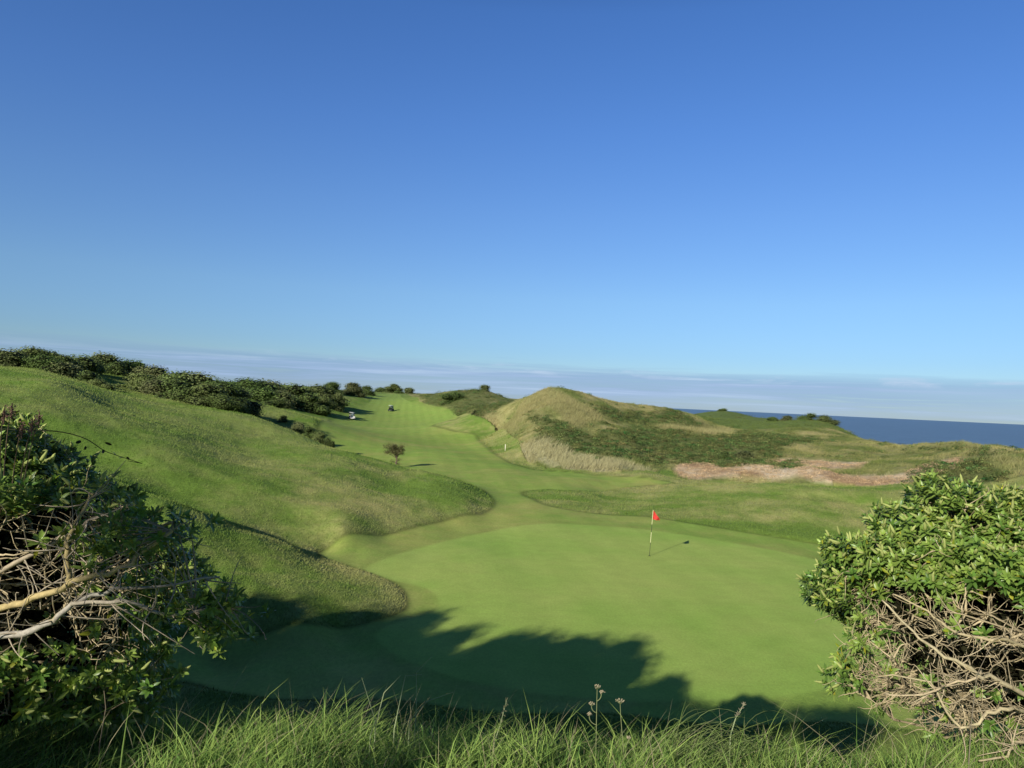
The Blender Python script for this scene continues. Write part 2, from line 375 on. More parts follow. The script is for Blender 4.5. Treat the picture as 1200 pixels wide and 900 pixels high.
# dune base: olive / straw
sd = fbm(GX/5, GY/7, 51, 4)
dune_c = lerp(C_(.20, .245, .065), C_(.46, .41, .17), .45+1.1*sd+.5*fbm(GX/1.5, GY/2, 57, 3))
ms = soft(GX, GY, straws, .022, seed=61); dune_c = lerp(dune_c, C_(.46, .41, .19)*np.ones_like(dune_c), ms*.6)
m0 = soft(GX, GY, straws[:1], .01, seed=61); dune_c = lerp(dune_c, C_(.56, .53, .32)*np.ones_like(dune_c), m0*.6)
mr = soft(GX, GY, rust, seed=71)
rcol = lerp(C_(.48, .32, .18), C_(.76, .62, .42), .45+1.4*fbm(GX/2.5, GY/3.5, 77, 4)); dune_c = lerp(dune_c, rcol, mr)
mk = soft(GX, GY, scrubs, .022, seed=81); dune_c = lerp(dune_c, C_(.125, .155, .05)*np.ones_like(dune_c), mk*.8)
farg = isD & (RR > 175) & (GX > 20)
dune_c[farg] = (.17, .23, .06)
CELL = .12+.5*RR*RR/(866*6.9)
sdF = np.where(isF, -DP, DP); tF = sstep(-.55, .55, sdF/CELL); sdG = np.where(isG, -DG, DG); tG = sstep(-1.2, 1.2, sdG/CELL)
out_c = np.where(isD[..., None], dune_c, rough_c)
GC = lerp(lerp(green_c, fair_c, tG), out_c, tF)
# shadow line painted into the turf colour where rough meets mown grass
nr, na = GX.shape
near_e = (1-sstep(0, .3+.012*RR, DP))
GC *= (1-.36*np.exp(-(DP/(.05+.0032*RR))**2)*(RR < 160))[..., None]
sem = isF & ~isG
GC = np.where(sem[..., None], GC*(1-.05*(1-sstep(0, 1.2, DG)))[..., None], GC)
# bank below the camera and its toe
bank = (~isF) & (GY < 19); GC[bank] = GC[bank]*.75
i = np.arange(nr-1)[:, None]*na; j = np.arange(na-1)[None]
Q = np.stack([i+j, i+na+j, i+na+j+1, i+j+1], -1).reshape(-1, 4)[:, ::1]
cx = GX.ravel()[Q].mean(1); cy = GY.ravel()[Q].mean(1)
fz = np.zeros(len(Q), int)
fF = inpoly(cx, cy, fair_poly); fG = inpoly(cx, cy, green_poly); fD = inpoly(cx, cy, dune_poly) & ~fF
fz[fD] = 3; fz[fF] = 1; fz[fG & fF] = 2
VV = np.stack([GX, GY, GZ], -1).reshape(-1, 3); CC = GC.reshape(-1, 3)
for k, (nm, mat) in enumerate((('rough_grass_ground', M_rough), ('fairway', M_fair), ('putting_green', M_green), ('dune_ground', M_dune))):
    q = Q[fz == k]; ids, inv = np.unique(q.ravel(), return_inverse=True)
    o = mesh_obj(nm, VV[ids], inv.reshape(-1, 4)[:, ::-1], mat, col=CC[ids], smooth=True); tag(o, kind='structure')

def gz(x, y):  # height of the finished sheet (bilinear in the polar grid)
    az = np.arctan2(x, y); r = np.hypot(x, y)
    fi = np.interp(r, rs, np.arange(len(rs))); fj = np.interp(az, azs, np.arange(len(azs)))
    i0 = np.clip(fi.astype(int), 0, nr-2); j0 = np.clip(fj.astype(int), 0, na-2); a = fi-i0; b = fj-j0
    return (GZ[i0, j0]*(1-a)*(1-b)+GZ[i0+1, j0]*a*(1-b)+GZ[i0, j0+1]*(1-a)*b+GZ[i0+1, j0+1]*a*b)
def g1(x, y): return float(gz(np.array([x]), np.array([y]))[0])

# ------------------------------------------------------------------ sea
m, nt, bs, out = nodes('sea_water')
n1 = noise(nt, .02, 6, .65, coords(nt, (1, 2.5, 1))); n2 = noise(nt, .25, 5, .7, coords(nt, (1, 2.5, 1)))
c = mixc(nt, mrange(nt, n1, .3, .7, 0, 1), (.12, .225, .36), (.17, .285, .43))
nt.links.new(scalec(nt, c, mrange(nt, n2, .3, .7, .75, 1.3)), bs.inputs['Base Color'])
bs.inputs['Roughness'].default_value = .55; bs.inputs['Specular IOR Level'].default_value = .25
add_bump(nt, bs, n2, 1, 1.2)
yy = np.geomspace(60, 60000, 60); xx = np.linspace(-1.2, 1.6, 40)
SX = yy[:, None]*xx[None]; SY = np.repeat(yy[:, None], 40, 1)
i = np.arange(59)[:, None]*40; j = np.arange(39)[None]
o = mesh_obj('sea', np.stack([SX, SY, np.full_like(SX, -11.)], -1).reshape(-1, 3), np.stack([i+j, i+j+1, i+41+j, i+40+j], -1).reshape(-1, 4), m); tag(o, kind='structure')

# ------------------------------------------------------------------ blades
def blades(base, h, w, lean, col, segs=1, bend=.5, tipcol=None):
    """base (n,3); returns V,F,C. lean (n,3) horizontal-ish lean vector relative to height"""
    n = len(base); an = rng.uniform(0, np.pi, n); side = np.stack([np.cos(an), np.sin(an)*.6, np.zeros(n)], 1)
    up = np.array([0, 0, 1.])
    V = []; C = []
    for s in range(segs+1):
        t = s/segs
        p = base+up*(h*(t-.25*bend*t*t))[:, None]+lean*(h*t**(1+bend*1.2))[:, None]
        if s < segs:
            ww = (w*(1-t)**.6*.5)[:, None]; V += [p-side*ww, p+side*ww]
            cc = col if tipcol is None else col*(1-t)+tipcol*t
            sh = .55+.45*min(1, t*1.5+ (0 if segs > 1 else .3)); C += [cc*sh]*2
        else:
            V += [p]; C += [col if tipcol is None else tipcol]
    k = 2*segs+1
    V = np.stack(V, 1).reshape(-1, 3); C = np.stack(C, 1).reshape(-1, 3)
    b = np.arange(n)[:, None]*k
    Fq = [b+np.array([[2*s, 2*s+1, 2*s+3, 2*s+2]]) for s in range(segs-1)]
    Ft = b+np.array([[2*segs-2, 2*segs-1, 2*segs]])
    return V, ([np.concatenate(Fq)] if Fq else [])+[Ft], C
def sample_ground(mask, n):
    ids = np.nonzero(mask.ravel())[0]; pick = rng.choice(ids, n)
    dr = np.gradient(rs); r = RR.ravel()[pick]; az = AZ.ravel()[pick]
    ri = np.interp(r, rs, dr); r = r+ri*rng.uniform(-.5, .5, n); az = az+math.radians(.085)*rng.uniform(-.5, .5, n)
    x = r*np.sin(az); y = r*np.cos(az)
    return x, y, pick
vis = np.abs(AZ) < math.radians(40)
# short rough on the mounds
msk = rough_m & vis & (RR > 15) & (RR < 130)
x, y, pk = sample_ground(msk, 350000)
kp = ~inpoly(x, y, fair_poly); x, y, pk = x[kp], y[kp], pk[kp]
r = np.hypot(x, y)
h = (.025+.0010*r)*rng.uniform(.6, 1.4, len(x)); h = np.where(rng.random(len(x)) < .05, h*2.4, h); w = (.010+.0007*r)*rng.uniform(.7, 1.3, len(x))
lean = np.stack([rng.normal(.25, .35, len(x)), rng.normal(0, .35, len(x)), np.zeros(len(x))], 1)
c = CC[pk]*rng.uniform(.82, 1.35, (len(x), 1))
V, Fs, C = blades(np.stack([x, y, gz(x, y)-.01], 1), h, w, lean, c)
tag(mesh_obj('rough_grass', V, Fs, M_blade, col=C), 'mown rough grass covering the mounds either side of the fairway', 'grass', kind='stuff')
# marram and dune grass
msk = isD & vis & (RR > 50) & (RR < 200)
x, y, pk = sample_ground(msk, 300000)
mkv = mk.ravel()[pk]; msv = ms.ravel()[pk]; mrv = mr.ravel()[pk]
keep = (rng.random(len(x)) > mkv*.9) & (rng.random(len(x)) > mrv*.75); x, y, pk, msv = x[keep], y[keep], pk[keep], msv[keep]
cl = fbm(x/1.2, y/1.8, 91, 3)
keep = rng.random(len(x)) < .45+.9*cl+msv*.6; x, y, pk, msv, cl = x[keep], y[keep], pk[keep], msv[keep], cl[keep]
h = (.25+.55*msv+.30*np.clip(cl, 0, 1))*rng.uniform(.6, 1.3, len(x)); w = rng.uniform(.03, .075, len(x))
lean = np.stack([rng.normal(.3, .4, len(x)), rng.normal(0, .4, len(x)), np.zeros(len(x))], 1)
c = CC[pk]*rng.uniform(.8, 1.45, (len(x), 1)); c = c*(1-.3*msv[:, None])+np.array([.52, .46, .22])*.3*msv[:, None]*rng.uniform(.7, 1.2, (len(x), 1))
V, Fs, C = blades(np.stack([x, y, gz(x, y)-.02], 1), h, w, lean, c)
tag(mesh_obj('marram_grass', V, Fs, M_straw, col=C), 'straw coloured marram grass covering the dunes beyond the green', 'dune grass', kind='stuff')
# scrub on the dunes: low clumps of leaf faces
def leaf_clumps(cx_, cy_, size, per, colr, hfac=.6, ls=1.):
    n = len(cx_); N = n*per
    d = rng.normal(size=(N, 3)); d /= np.linalg.norm(d, axis=1)[:, None]; d[:, 2] = np.abs(d[:, 2])
    sz = np.repeat(size, per); rad = sz*rng.uniform(.75, 1.05, N)
    P = np.stack([np.repeat(cx_, per), np.repeat(cy_, per), np.zeros(N)], 1)
    P[:, :2] += d[:, :2]*rad[:, None]
    P[:, 2] = np.repeat(gz(cx_, cy_), per)+d[:, 2]*rad*hfac-.05
    a = np.cross(d, rng.normal(size=(N, 3))); a /= np.linalg.norm(a, axis=1)[:, None]; b = np.cross(d, a)+d*rng.normal(0, .5, (N, 1))
    l = (ls*np.minimum(sz, .55)*rng.uniform(.06, .15, N))[:, None]
    V = np.stack([P-a*l, P+b*l*.7, P+a*l, P-b*l*.7], 1).reshape(-1, 3)
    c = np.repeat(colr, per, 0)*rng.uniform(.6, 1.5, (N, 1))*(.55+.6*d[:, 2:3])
    return V, np.arange(N*4).reshape(-1, 4), np.repeat(c, 4, 0)
msk = isD & vis & (RR < 300)
x, y, pk = sample_ground(msk, 26000); cl = fbm(x/4, y/6, 95, 3); kp = rng.random(len(x)) < mk.ravel()[pk]*1.1+.35*np.clip(cl-.05, 0, 1)*(mr.ravel()[pk] < .2)*(ms.ravel()[pk] < .5); x, y, pk = x[kp], y[kp], pk[kp]; r = np.hypot(x, y)
V, Fs, C = leaf_clumps(x, y, (.14+.0028*r)*rng.uniform(.4, 1.9, len(x)), 90, np.array([.125, .16, .050])*rng.uniform(.65, 1.5, (len(x), 1))*(1+.25*rng.normal(size=(len(x), 1))*[1, .2, .5]))
tag(mesh_obj('dune_scrub', V, Fs, M_scrub, col=C), 'dark green low scrub and fern cover spread over the dune slopes', 'scrub', kind='stuff')
# rusty dead bracken
msk = isD & vis & (mr > .5)
x, y, pk = sample_ground(msk, 1500)
V, Fs, C = leaf_clumps(x, y, rng.uniform(.2, .6, len(x)), 40, np.array([.58, .42, .24])*rng.uniform(.75, 1.3, (len(x), 1)), .3, .7)
tag(mesh_obj('dead_bracken', V, Fs, M_scrub, col=C), 'rust brown dead bracken lying behind the low green mound', 'bracken', kind='stuff')

# ------------------------------------------------------------------ distant bushes
def bush_mesh(seed, nl=9000, nb=15, colA=(.060, .085, .024), colB=(.115, .135, .045)):
    """unit bush: about 1 wide (x,y from -.5 to .5), 1 high"""
    g = np.random.default_rng(seed); V = []; Fq = []; C = []
    cen = []; rad = []
    for k in range(nb):
        a = g.uniform(0, 6.28); q = g.uniform(0, .34)
        zc = g.uniform(.12, .74)-(q*.6); r_ = g.uniform(.15, .25)
        cen.append((math.cos(a)*q, math.sin(a)*q, max(zc, .10))); rad.append(r_)
    cen = np.array(cen); rad = np.array(rad)
    top = (cen[:, 2]+rad).max(); cen[:, 2] /= top; 
    bi = g.choice(nb, nl, p=rad**2/np.sum(rad**2))
    d = g.normal(size=(nl, 3)); d /= np.linalg.norm(d, axis=1)[:, None]
    rr = rad[bi]*(1+.12*g.normal(size=nl))*g.uniform(.8, 1.03, nl)
    P = cen[bi]+d*rr[:, None]; P[:, 2] = np.clip(P[:, 2], .01, None)
    a = np.cross(d, g.normal(size=(nl, 3))); a /= np.linalg.norm(a, axis=1)[:, None]; b = np.cross(d, a)+d*g.normal(0, .6, (nl, 1))
    l = g.uniform(.009, .022, nl)[:, None]
    V = np.stack([P-a*l, P+b*l*.6, P+a*l, P-b*l*.6], 1).reshape(-1, 3)
    t = np.clip(.5+g.normal(0, .25, nl)+.5*(g.random(nb)[bi]-.5), 0, 1)[:, None]
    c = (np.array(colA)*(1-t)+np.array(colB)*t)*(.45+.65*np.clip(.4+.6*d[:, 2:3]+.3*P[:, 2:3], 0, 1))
    return V, np.arange(nl*4).reshape(-1, 4), np.repeat(c, 4, 0), cen, rad
def shade_core(cen, rad, k=.72):
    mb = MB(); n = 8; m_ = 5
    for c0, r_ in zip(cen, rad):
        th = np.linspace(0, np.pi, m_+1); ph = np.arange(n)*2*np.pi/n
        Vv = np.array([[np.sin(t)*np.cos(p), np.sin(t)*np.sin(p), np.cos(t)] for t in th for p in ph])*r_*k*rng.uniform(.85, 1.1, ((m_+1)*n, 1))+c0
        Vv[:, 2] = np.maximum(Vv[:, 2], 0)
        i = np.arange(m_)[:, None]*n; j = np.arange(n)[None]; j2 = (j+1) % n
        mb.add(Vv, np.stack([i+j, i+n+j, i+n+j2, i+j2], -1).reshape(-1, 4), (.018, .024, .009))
    return mb
protos = []
for s in range(6):
    root = empty('gorse_bush', (0, 0, 0))
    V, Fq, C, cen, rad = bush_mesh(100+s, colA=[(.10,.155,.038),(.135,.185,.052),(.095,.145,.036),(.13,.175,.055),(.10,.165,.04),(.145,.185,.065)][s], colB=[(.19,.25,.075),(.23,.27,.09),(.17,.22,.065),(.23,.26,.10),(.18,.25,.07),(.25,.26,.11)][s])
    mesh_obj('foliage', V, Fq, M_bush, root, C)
    core = shade_core(cen, rad)
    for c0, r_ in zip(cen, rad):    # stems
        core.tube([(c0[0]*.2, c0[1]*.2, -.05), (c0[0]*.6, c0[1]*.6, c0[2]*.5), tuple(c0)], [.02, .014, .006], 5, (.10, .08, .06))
    core.build('stems', M_scrub, root, True)  # also holds dark lumps added to block light inside the crown
    protos.append([root, False])
def place_bush(x, y, zt, wid, s, label, group, name=None, zb=None, depth=1.):
    pr = protos[s % 6]
    if not pr[1]: o = pr[0]; pr[1] = True
    else: o = dup(pr[0])
    zb = g1(x, y)-.1 if zb is None else zb
    hs = max(zt-zb, .50*wid if name is None else .5)
    o.location = (x, y, zt-hs); o.scale = (wid, wid*depth, hs); o.rotation_euler = (0, 0, (s*2.399) % 6.28 if depth == 1 else 0)
    tag(o, label, 'bush', group); o.name = name or 'gorse_bush'
    return o
GA = 'bushes on the skyline left of the fairway'; GB = 'bushes along the left side of the fairway'; GD = 'bushes on the dune skyline by the sea'
bl = [
 (5,413,90,40,'round dark bush on the skyline at the far left edge'),
 (38,407,90,46,'tallest olive bush on the left skyline'),
 (66,410,91,40,'rounded bush just right of the tallest skyline bush'),
 (12,425,84,50,'low dark bush on the hill crest at the left edge'),
 (48,427,84,46,'dark low bush on the hill crest under the tallest skyline bush'),
 (80,433,84,42,'dark low bush halfway down the hill crest on the left'),
 (100,441,82,34,'small dark bush near the end of the hill crest hedge'),
 (114,450,80,24,'smallest dark bush ending the hill crest hedge'),
 (98,418,100,44,'grey green bush with bare stems beside the grass gap'),
 (124,422,112,44,'wide skyline bush above the grass gap on the left'),
 (150,427,116,44,'skyline bush right of the grass gap on the left'),
 (178,429,108,44,'skyline bush behind the large olive thicket'),
 (136,433,108,34,'low bush at the head of the pale grass gap'),
 (166,437,92,44,'leftmost olive bush of the large thicket on the hill'),
 (196,433,92,52,'tall olive bush in the middle of the large thicket'),
 (230,436,92,56,'broad dark bush at the right shoulder of the large thicket'),
 (262,444,90,46,'dark bush at the right end of the large thicket'),
 (180,444,86,44,'pale olive bush low at the front of the large thicket'),
 (212,445,85,50,'pale olive bush in the front middle of the large thicket'),
 (244,449,84,50,'dark bush at the front right of the large thicket'),
 (264,462,80,32,'small round bush at the foot of the large thicket'),
 (280,456,92,36,'dark bush in the shadow between the two thickets'),
 (290,440,140,50,'tall bush at the left end of the far thicket'),
 (316,443,150,50,'skyline bush in the left half of the far thicket'),
 (345,448,155,52,'skyline bush at the middle of the far thicket'),
 (373,449,160,48,'skyline bush in the right half of the far thicket'),
 (390,452,163,36,'dark bush at the right shoulder of the far thicket'),
 (398,459,160,26,'round dark bush ending the far thicket beside the fairway'),
 (302,453,132,50,'lower left bush of the far thicket'),
 (330,458,136,50,'lower middle bush of the far thicket'),
 (360,459,140,48,'lower bush right of centre in the far thicket'),
 (380,463,146,36,'lower right bush of the far thicket above the fairway'),
 (318,470,118,30,'small low bush at the foot of the far thicket'),
 (283,476,98,28,'small bush in the shaded hollow behind the hill'),
 (392,446,250,36,'bush on the skyline above the straw coloured bank'),
 (412,447,262,36,'far bush on the skyline left of the fairway head'),
 (432,451,292,26,'small far bush beside the head of the fairway'),
 (462,449,420,16,'tiny pointed bush on the skyline behind the fairway head'),
 (447,453,430,18,'tiny low bush on the skyline left of the pointed one'),
 (479,454,400,20,'tiny low bush on the skyline right of the pointed one'),
 (466,458,385,10,'tiny bush standing on the far fairway head'),
 (350,493,90,18,'low dark bush on the back of the ridge, nearest the left hill'),
 (363,498,84,22,'low dark bush midway along the ridge above the fairway'),
 (376,504,80,20,'low dark bush lower on the ridge above the fairway'),
 (387,511,77,17,'last low dark bush at the bottom of the ridge'),
 (333,486,105,13,'small round bush beside the shaded hollow'),
 (905,487.5,190,12,'tiny dark bush on the dune skyline against the sea, leftmost'),
 (924,487.5,188,18,'low flat bush on the dune skyline against the sea'),
 (948,487.5,186,26,'largest bush on the dune skyline against the sea'),
 (966,492,182,24,'dark bush right of the largest one on the sea skyline'),
 (846,483,240,10,'tiny bush where the dune skyline meets the sea'),
 (568,458,245,20,'dark bush on the shoulder of the far scrubby dune'),
 (535,464,228,26,'dark bush on the near side of the far scrubby dune'),
 (870,538,92,26,'dark bush beside the rusty bracken slope'),
 (850,541,90,22,'small dark bush at the left of the rusty bracken slope'),
]
for k, (u, vt, Y, wpx, lab) in enumerate(bl):
    if 286 < u < 415 and 110 < Y < 200: Y *= 1.28
    p = atY(u, vt-(2.5 if u < 285 else 0), Y); grp = GD if u > 840 else (GA if u < 285 else GB)
    w_ = wpx*Y/866*(1.0 if 379 < u < 415 else (1.9 if u < 285 else 1.6))
    place_bush(p[0], p[1], max(p[2], g1(p[0], p[1])+.25*w_), w_, k, lab, grp)

# ------------------------------------------------------------------ trees and bushes behind and left of the viewer (they throw the shadow on the green)
SUN_AZ = math.radians(31.98); SUN_EL = math.radians(21.6)
sdir = np.array([math.sin(SUN_AZ), math.cos(SUN_AZ)])
def from_shadow(u, v, Yc):
    g = atz(u, v, 0); k = (g[1]-Yc)/sdir[1]
    return g[0]-k*sdir[0], k*math.tan(SUN_EL)
HB = 'tall shrubs on the bank left of the viewpoint'
hedge_l = [(230,716,2.4,3.6,'tall shrub at the far left end of the bank'), (300,712,3.1,3.4,'tall shrub second from the left end of the bank'), (360,709,2.5,3.4,'tall shrub third from the left end of the bank'),
    (420,708,3.1,3.4,'tall shrub left of the middle of the bank'), (475,711,2.5,3.2,'tall shrub in the middle of the bank'), (530,712,3.1,2.8,'tall shrub right of the middle of the bank'), (577,722,2.8,2.0,'narrow tall shrub on the bank beside a gap'),
    (628,737,3.0,1.9,'narrow tall shrub on the bank right of the gap'), (672,738,2.6,2.6,'broad shrub on the bank right of the gap'), (716,741,3.1,2.6,'rounded shrub on the bank second from the viewpoint'), (758,743,2.8,2.3,'rounded shrub on the bank nearest the viewpoint'),
    (798,790,3,1.7,'low shrub on the bank between tall shrub and viewpoint'), (560,772,3.4,2.4,'low shrub filling the foot of the gap on the bank'), (600,778,3.4,2.2,'low shrub under the narrow tall shrubs on the bank'),
    (250,742,4.2,3.4,'lower shrub in front at the far left end of the bank'), (330,738,4.2,3.4,'lower shrub in front, second from the left end of the bank'), (410,736,4.2,3.4,'lower shrub in front, left of the middle of the bank'), (490,738,4.2,3.2,'lower shrub in front at the middle of the bank'),
    (545,752,4.2,2.4,'lower shrub in front, right of the middle of the bank'), (650,765,4.2,2.6,'lower shrub in front of the two narrow tall shrubs'), (720,768,4.2,2.6,'lower shrub in front of the rounded shrubs'), (560,800,4.0,3.6,'lowest shrub at the foot of the gap'), (700,805,4.0,3.6,'lowest shrub at the foot of the rounded shrubs'), (400,780,4.0,4.5,'lowest shrub under the middle of the bank hedge')]
for k, (u, v, Yc, wid, lab) in enumerate(hedge_l):
    X, zt = from_shadow(u, v, Yc)
    if u < 310: zt -= .3
    place_bush(X, Yc, zt+.12, wid*1.55, 50+k, lab, HB, name='tall_shrub', depth=.8)
place_bush(-5.35, -2.0, 8.25, 2.6, 73, 'small low shrub just behind and left of the viewpoint', HB, name='tall_shrub')
place_bush(-7.0, -1.8, 8.30, 4.2, 71, 'low broad shrub behind and left of the viewpoint', HB, name='tall_shrub')
# unseen flat topped trees, added to shade the turf; thin crowns spare the near grass
g = np.random.default_rng(77)
for bx, x0, x1, lab in ((-4.0, -4.9, -3.3, 'small flat topped tree added behind the viewpoint to cast shade'), (-8.2, -9.6, -7.0, 'small flat topped tree added behind and left of the viewpoint to cast shade')):
    root = empty('added_shade_tree', (bx, -3.6, g1(bx, -3.6))); off = np.array(root.location); tag(root, lab, 'tree'); mb = MB(); tp = []
    trk = bez(np.array([bx, -3.6, 5.2]), np.array([bx, -3.5, 6.5]), np.array([bx-.1, -3, 7.8]), np.array([bx-.1, -2.2, 8.5]), 12); mb.tube(trk-off, np.linspace(.07, .035, 12), 8, (.17, .13, .09))
    for k in range(90):
        s_ = trk[g.integers(8, 12)]; e = np.array([g.uniform(x0, x1), -2+g.uniform(-.5, .5), g.uniform(8.66, 8.98)]); mb.tube(bez(s_, s_+(e-s_)*.3, s_+(e-s_)*.7+[0, 0, .06], e, 6)-off, [.016, .014, .012, .01, .007, .004], 4, (.17, .13, .09)); tp += [e, (s_+2*e)/3]
    mb.build('trunk', M_bark, root, True)
    tp = np.array(tp); N = 9000; P = tp[g.integers(0, len(tp), N)]+g.normal(0, 1, (N, 3))*[.16, .16, .05]-off
    a = g.normal(size=(N, 3)); a /= np.linalg.norm(a, axis=1)[:, None]; b = np.cross(a, g.normal(size=(N, 3))); b /= np.linalg.norm(b, axis=1)[:, None]; l = g.uniform(.02, .05, (N, 1))
    mesh_obj('crown', np.stack([P-a*l, P+b*l*.6, P+a*l, P-b*l*.6], 1).reshape(-1, 3), np.arange(N*4).reshape(-1, 4), M_scrub, root, np.full((N*4, 3), .09)*[1, 1.4, .4])

# ------------------------------------------------------------------ foreground shrubs with whorled leaves
def unit(v): return v/(np.linalg.norm(v, axis=-1, keepdims=True)+1e-9)
def whorls(P, Ax, nleaf, L, Wd, colr, g):
    """P (n,3) shoot tips, Ax (n,3) axes -> folded lance leaves"""
    n = len(P); N = n*nleaf
    ref = unit(g.normal(size=(n, 3))); a = unit(np.cross(Ax, ref)); b = np.cross(Ax, a)
    k = np.tile(np.arange(nleaf), n); A_ = np.repeat(Ax, nleaf, 0); a = np.repeat(a, nleaf, 0); b = np.repeat(b, nleaf, 0)
    ang = k*2.399+g.uniform(0, .5, N); f = k/nleaf
    t = np.radians(82-60*f)+g.normal(0, .12, N)
    rad = a*np.cos(ang)[:, None]+b*np.sin(ang)[:, None]
    d = A_*np.cos(t)[:, None]+rad*np.sin(t)[:, None]; d[:, 2] -= .12; d = unit(d)
    sd_ = unit(np.cross(d, A_)+1e-6); nr_ = np.cross(sd_, d)
    l = (L*g.uniform(.65, 1.15, N)*np.repeat(g.uniform(.6, 1.2, n), nleaf)*(1-.35*f))[:, None]; w_ = (Wd*g.uniform(.8, 1.15, N))[:, None]
    B = np.repeat(P, nleaf, 0)-A_*(.9*L*(1-f))[:, None]*.7
    v0 = B; m1 = B+d*l*.30; m2 = B+d*l*.70-nr_*l*.05; tip = B+d*l-nr_*l*.16
    V = np.stack([v0, m1-sd_*w_*.42+nr_*w_*.15, m1, m1+sd_*w_*.42+nr_*w_*.15, m2-sd_*w_*.40+nr_*w_*.12, m2, m2+sd_*w_*.40+nr_*w_*.12, tip], 1).reshape(-1, 3)
    bb = np.arange(N)[:, None]*8
    T = np.concatenate([bb+np.array([[0, 2, 1]]), bb+np.array([[0, 3, 2]]), bb+np.array([[4, 5, 7]]), bb+np.array([[5, 6, 7]])])
    Qd = np.concatenate([bb+np.array([[1, 2, 5, 4]]), bb+np.array([[2, 3, 6, 5]])])
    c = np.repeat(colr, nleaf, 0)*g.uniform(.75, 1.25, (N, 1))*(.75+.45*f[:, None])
    c = c*np.where(g.random((N, 1)) < .04, np.array([[1.7, 1.2, .6]]), 1)
    return V, [T, Qd], np.repeat(c, 8, 0)
def spikes(mb, P, D, L, r, cols, g):
    for p, d, l, c in zip(P, D, L, cols):
        q = unit(d+g.normal(0, .6, 3)*.6)
        t = np.linspace(0, 1, 7)[:, None]
        path = p+d*l*t+q*l*.35*t*t
        rr = r*np.array([.5, 1, 1.05, 1, .9, .7, .15])*g.uniform(.85, 1.15, 7)
        mb.tube(path, rr, 6, np.outer(np.array([.7, .85, 1, 1.05, 1.05, 1.1, 1.1]), c))
def shrub(name, label, cen, rad, base, leafy, tipvec, seed, nshoot, zmin, cut=None, Lf=.062, ntw=(46, 330, 900), shade=1.):
    g = np.random.default_rng(seed); cen = np.array(cen); rad = np.array(rad); base = np.array(base)
    root = empty(name, (base[0], base[1], g1(base[0], base[1]))); off = np.array(root.location)
    tag(root, label, 'shrub')
    def shell(n, lo=.9, hi=1.04):
        d = unit(g.normal(size=(n, 3)))
        bump = .10*np.sin(d[:, 0]*7+seed)*np.cos(d[:, 2]*6+d[:, 1]*5)+.05*np.sin(d[:, 2]*15+d[:, 0]*13)
        P = cen+d*rad*(1+bump[:, None])*g.uniform(lo, hi, (n, 1))
        k = (P[:, 2] > zmin) & (P[:, 1] < cen[1]+rad[1]*.75)
        if cut is not None: k &= cut(P)
        return P[k], d[k]
    # leafy shoots
    P, d = shell(nshoot*4, .82, 1.04)
    lf = leafy(P, g); P = P[lf][:nshoot]; d = d[lf][:nshoot]
    Ax = unit(d*.8+np.array([0, -.1, .55])+g.normal(0, .28, d.shape)+np.array(tipvec))
    t = g.random((len(P), 1)); colr = np.array([.11, .22, .036])*(1-t)+np.array([.30, .41, .08])*t
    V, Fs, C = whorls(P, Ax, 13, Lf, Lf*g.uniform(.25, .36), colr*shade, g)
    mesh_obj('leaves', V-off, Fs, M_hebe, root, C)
    # pale spikes
    mb = MB(); ns = int(len(P)*.6); ids = g.choice(len(P), ns, replace=False)
    D = unit(Ax[ids]+g.normal(0, .45, (ns, 3))); spikes(mb, P[ids]-off, D, g.uniform(.030, .055, ns), .0085, np.array([.42, .47, .15])*g.uniform(.75, 1.2, (ns, 1))*shade, g)
    mb.build('flower_spikes', M_spike, root, True)
    # branches
    mb = MB(); dark = MB()
    tw, _ = shell(6000, .72, 1.0)
    lfm = leafy(tw, g); bare = tw[~lfm]; leafp = tw[lfm]
    pool = np.concatenate([bare[:2600], leafp[:700]])
    mains = []
    def grow(p0, p3, r0, r1, n, wig, cA, keep):
        L = np.linalg.norm(p3-p0)
        q1 = p0+(p3-p0)*.33+g.normal(0, wig*L, 3); q2 = p0+(p3-p0)*.7+g.normal(0, wig*L, 3)
        pth = bez(p0, q1, q2, p3, n)
        pth[1:-1] += g.normal(0, .010+.012*L, (n-2, 3))*min(1, L)
        keep.append(pth); mb.tube(pth-off, np.linspace(r0, r1, n), (4 if r0 < .004 else 5) if r0 < .01 else 7, np.outer(np.linspace(1, .95, n), cA*g.uniform(.65, 1.25)))
    tan = np.array([.46, .375, .225])
    for p in pool[g.choice(len(pool), ntw[0])]: grow(base+g.normal(0, .07, 3), p, g.uniform(.011, .021), .004, 12, .10, tan, mains)
    mp = np.concatenate([m_[4:] for m_ in mains]); subs = []
    for p in pool[g.choice(len(pool), ntw[1])]:
        dd = np.linalg.norm(mp-p, axis=1)+1.5*np.clip((mp-base)@unit(p-base)-(p-base)@unit(p-base)+.12, 0, 9); s_ = mp[np.argmin(dd+g.uniform(0, .12, len(dd)))]
        grow(s_, p, g.uniform(.004, .008), .002, 9, .12, tan*1.05, subs)
    mp2 = np.concatenate([m_[2:] for m_ in subs]+[mp]); tws = []
    for p in pool[g.choice(len(pool), ntw[2])]:
        dd = np.linalg.norm(mp2-p, axis=1); s_ = mp2[np.argmin(dd+g.uniform(0, .12, len(dd)))]
        e = p+g.normal(0, .05, 3); grow(s_, e, g.uniform(.0018, .0035), .0011, 6, .18, tan*1.1, tws)
    mb.build('branches', M_bark, root, True)
    # dense interior leaves, shade inside the shrub painted as near-black colour
    d = unit(g.normal(size=(9000, 3))); Pi = cen+d*rad*g.uniform(.30, .72, (9000, 1))+np.array([0, .10, 0]); Pi = Pi[Pi[:, 2] > zmin-.1]; Pi = Pi if cut is None else Pi[cut(Pi+np.array([.12, 0, .12]))]
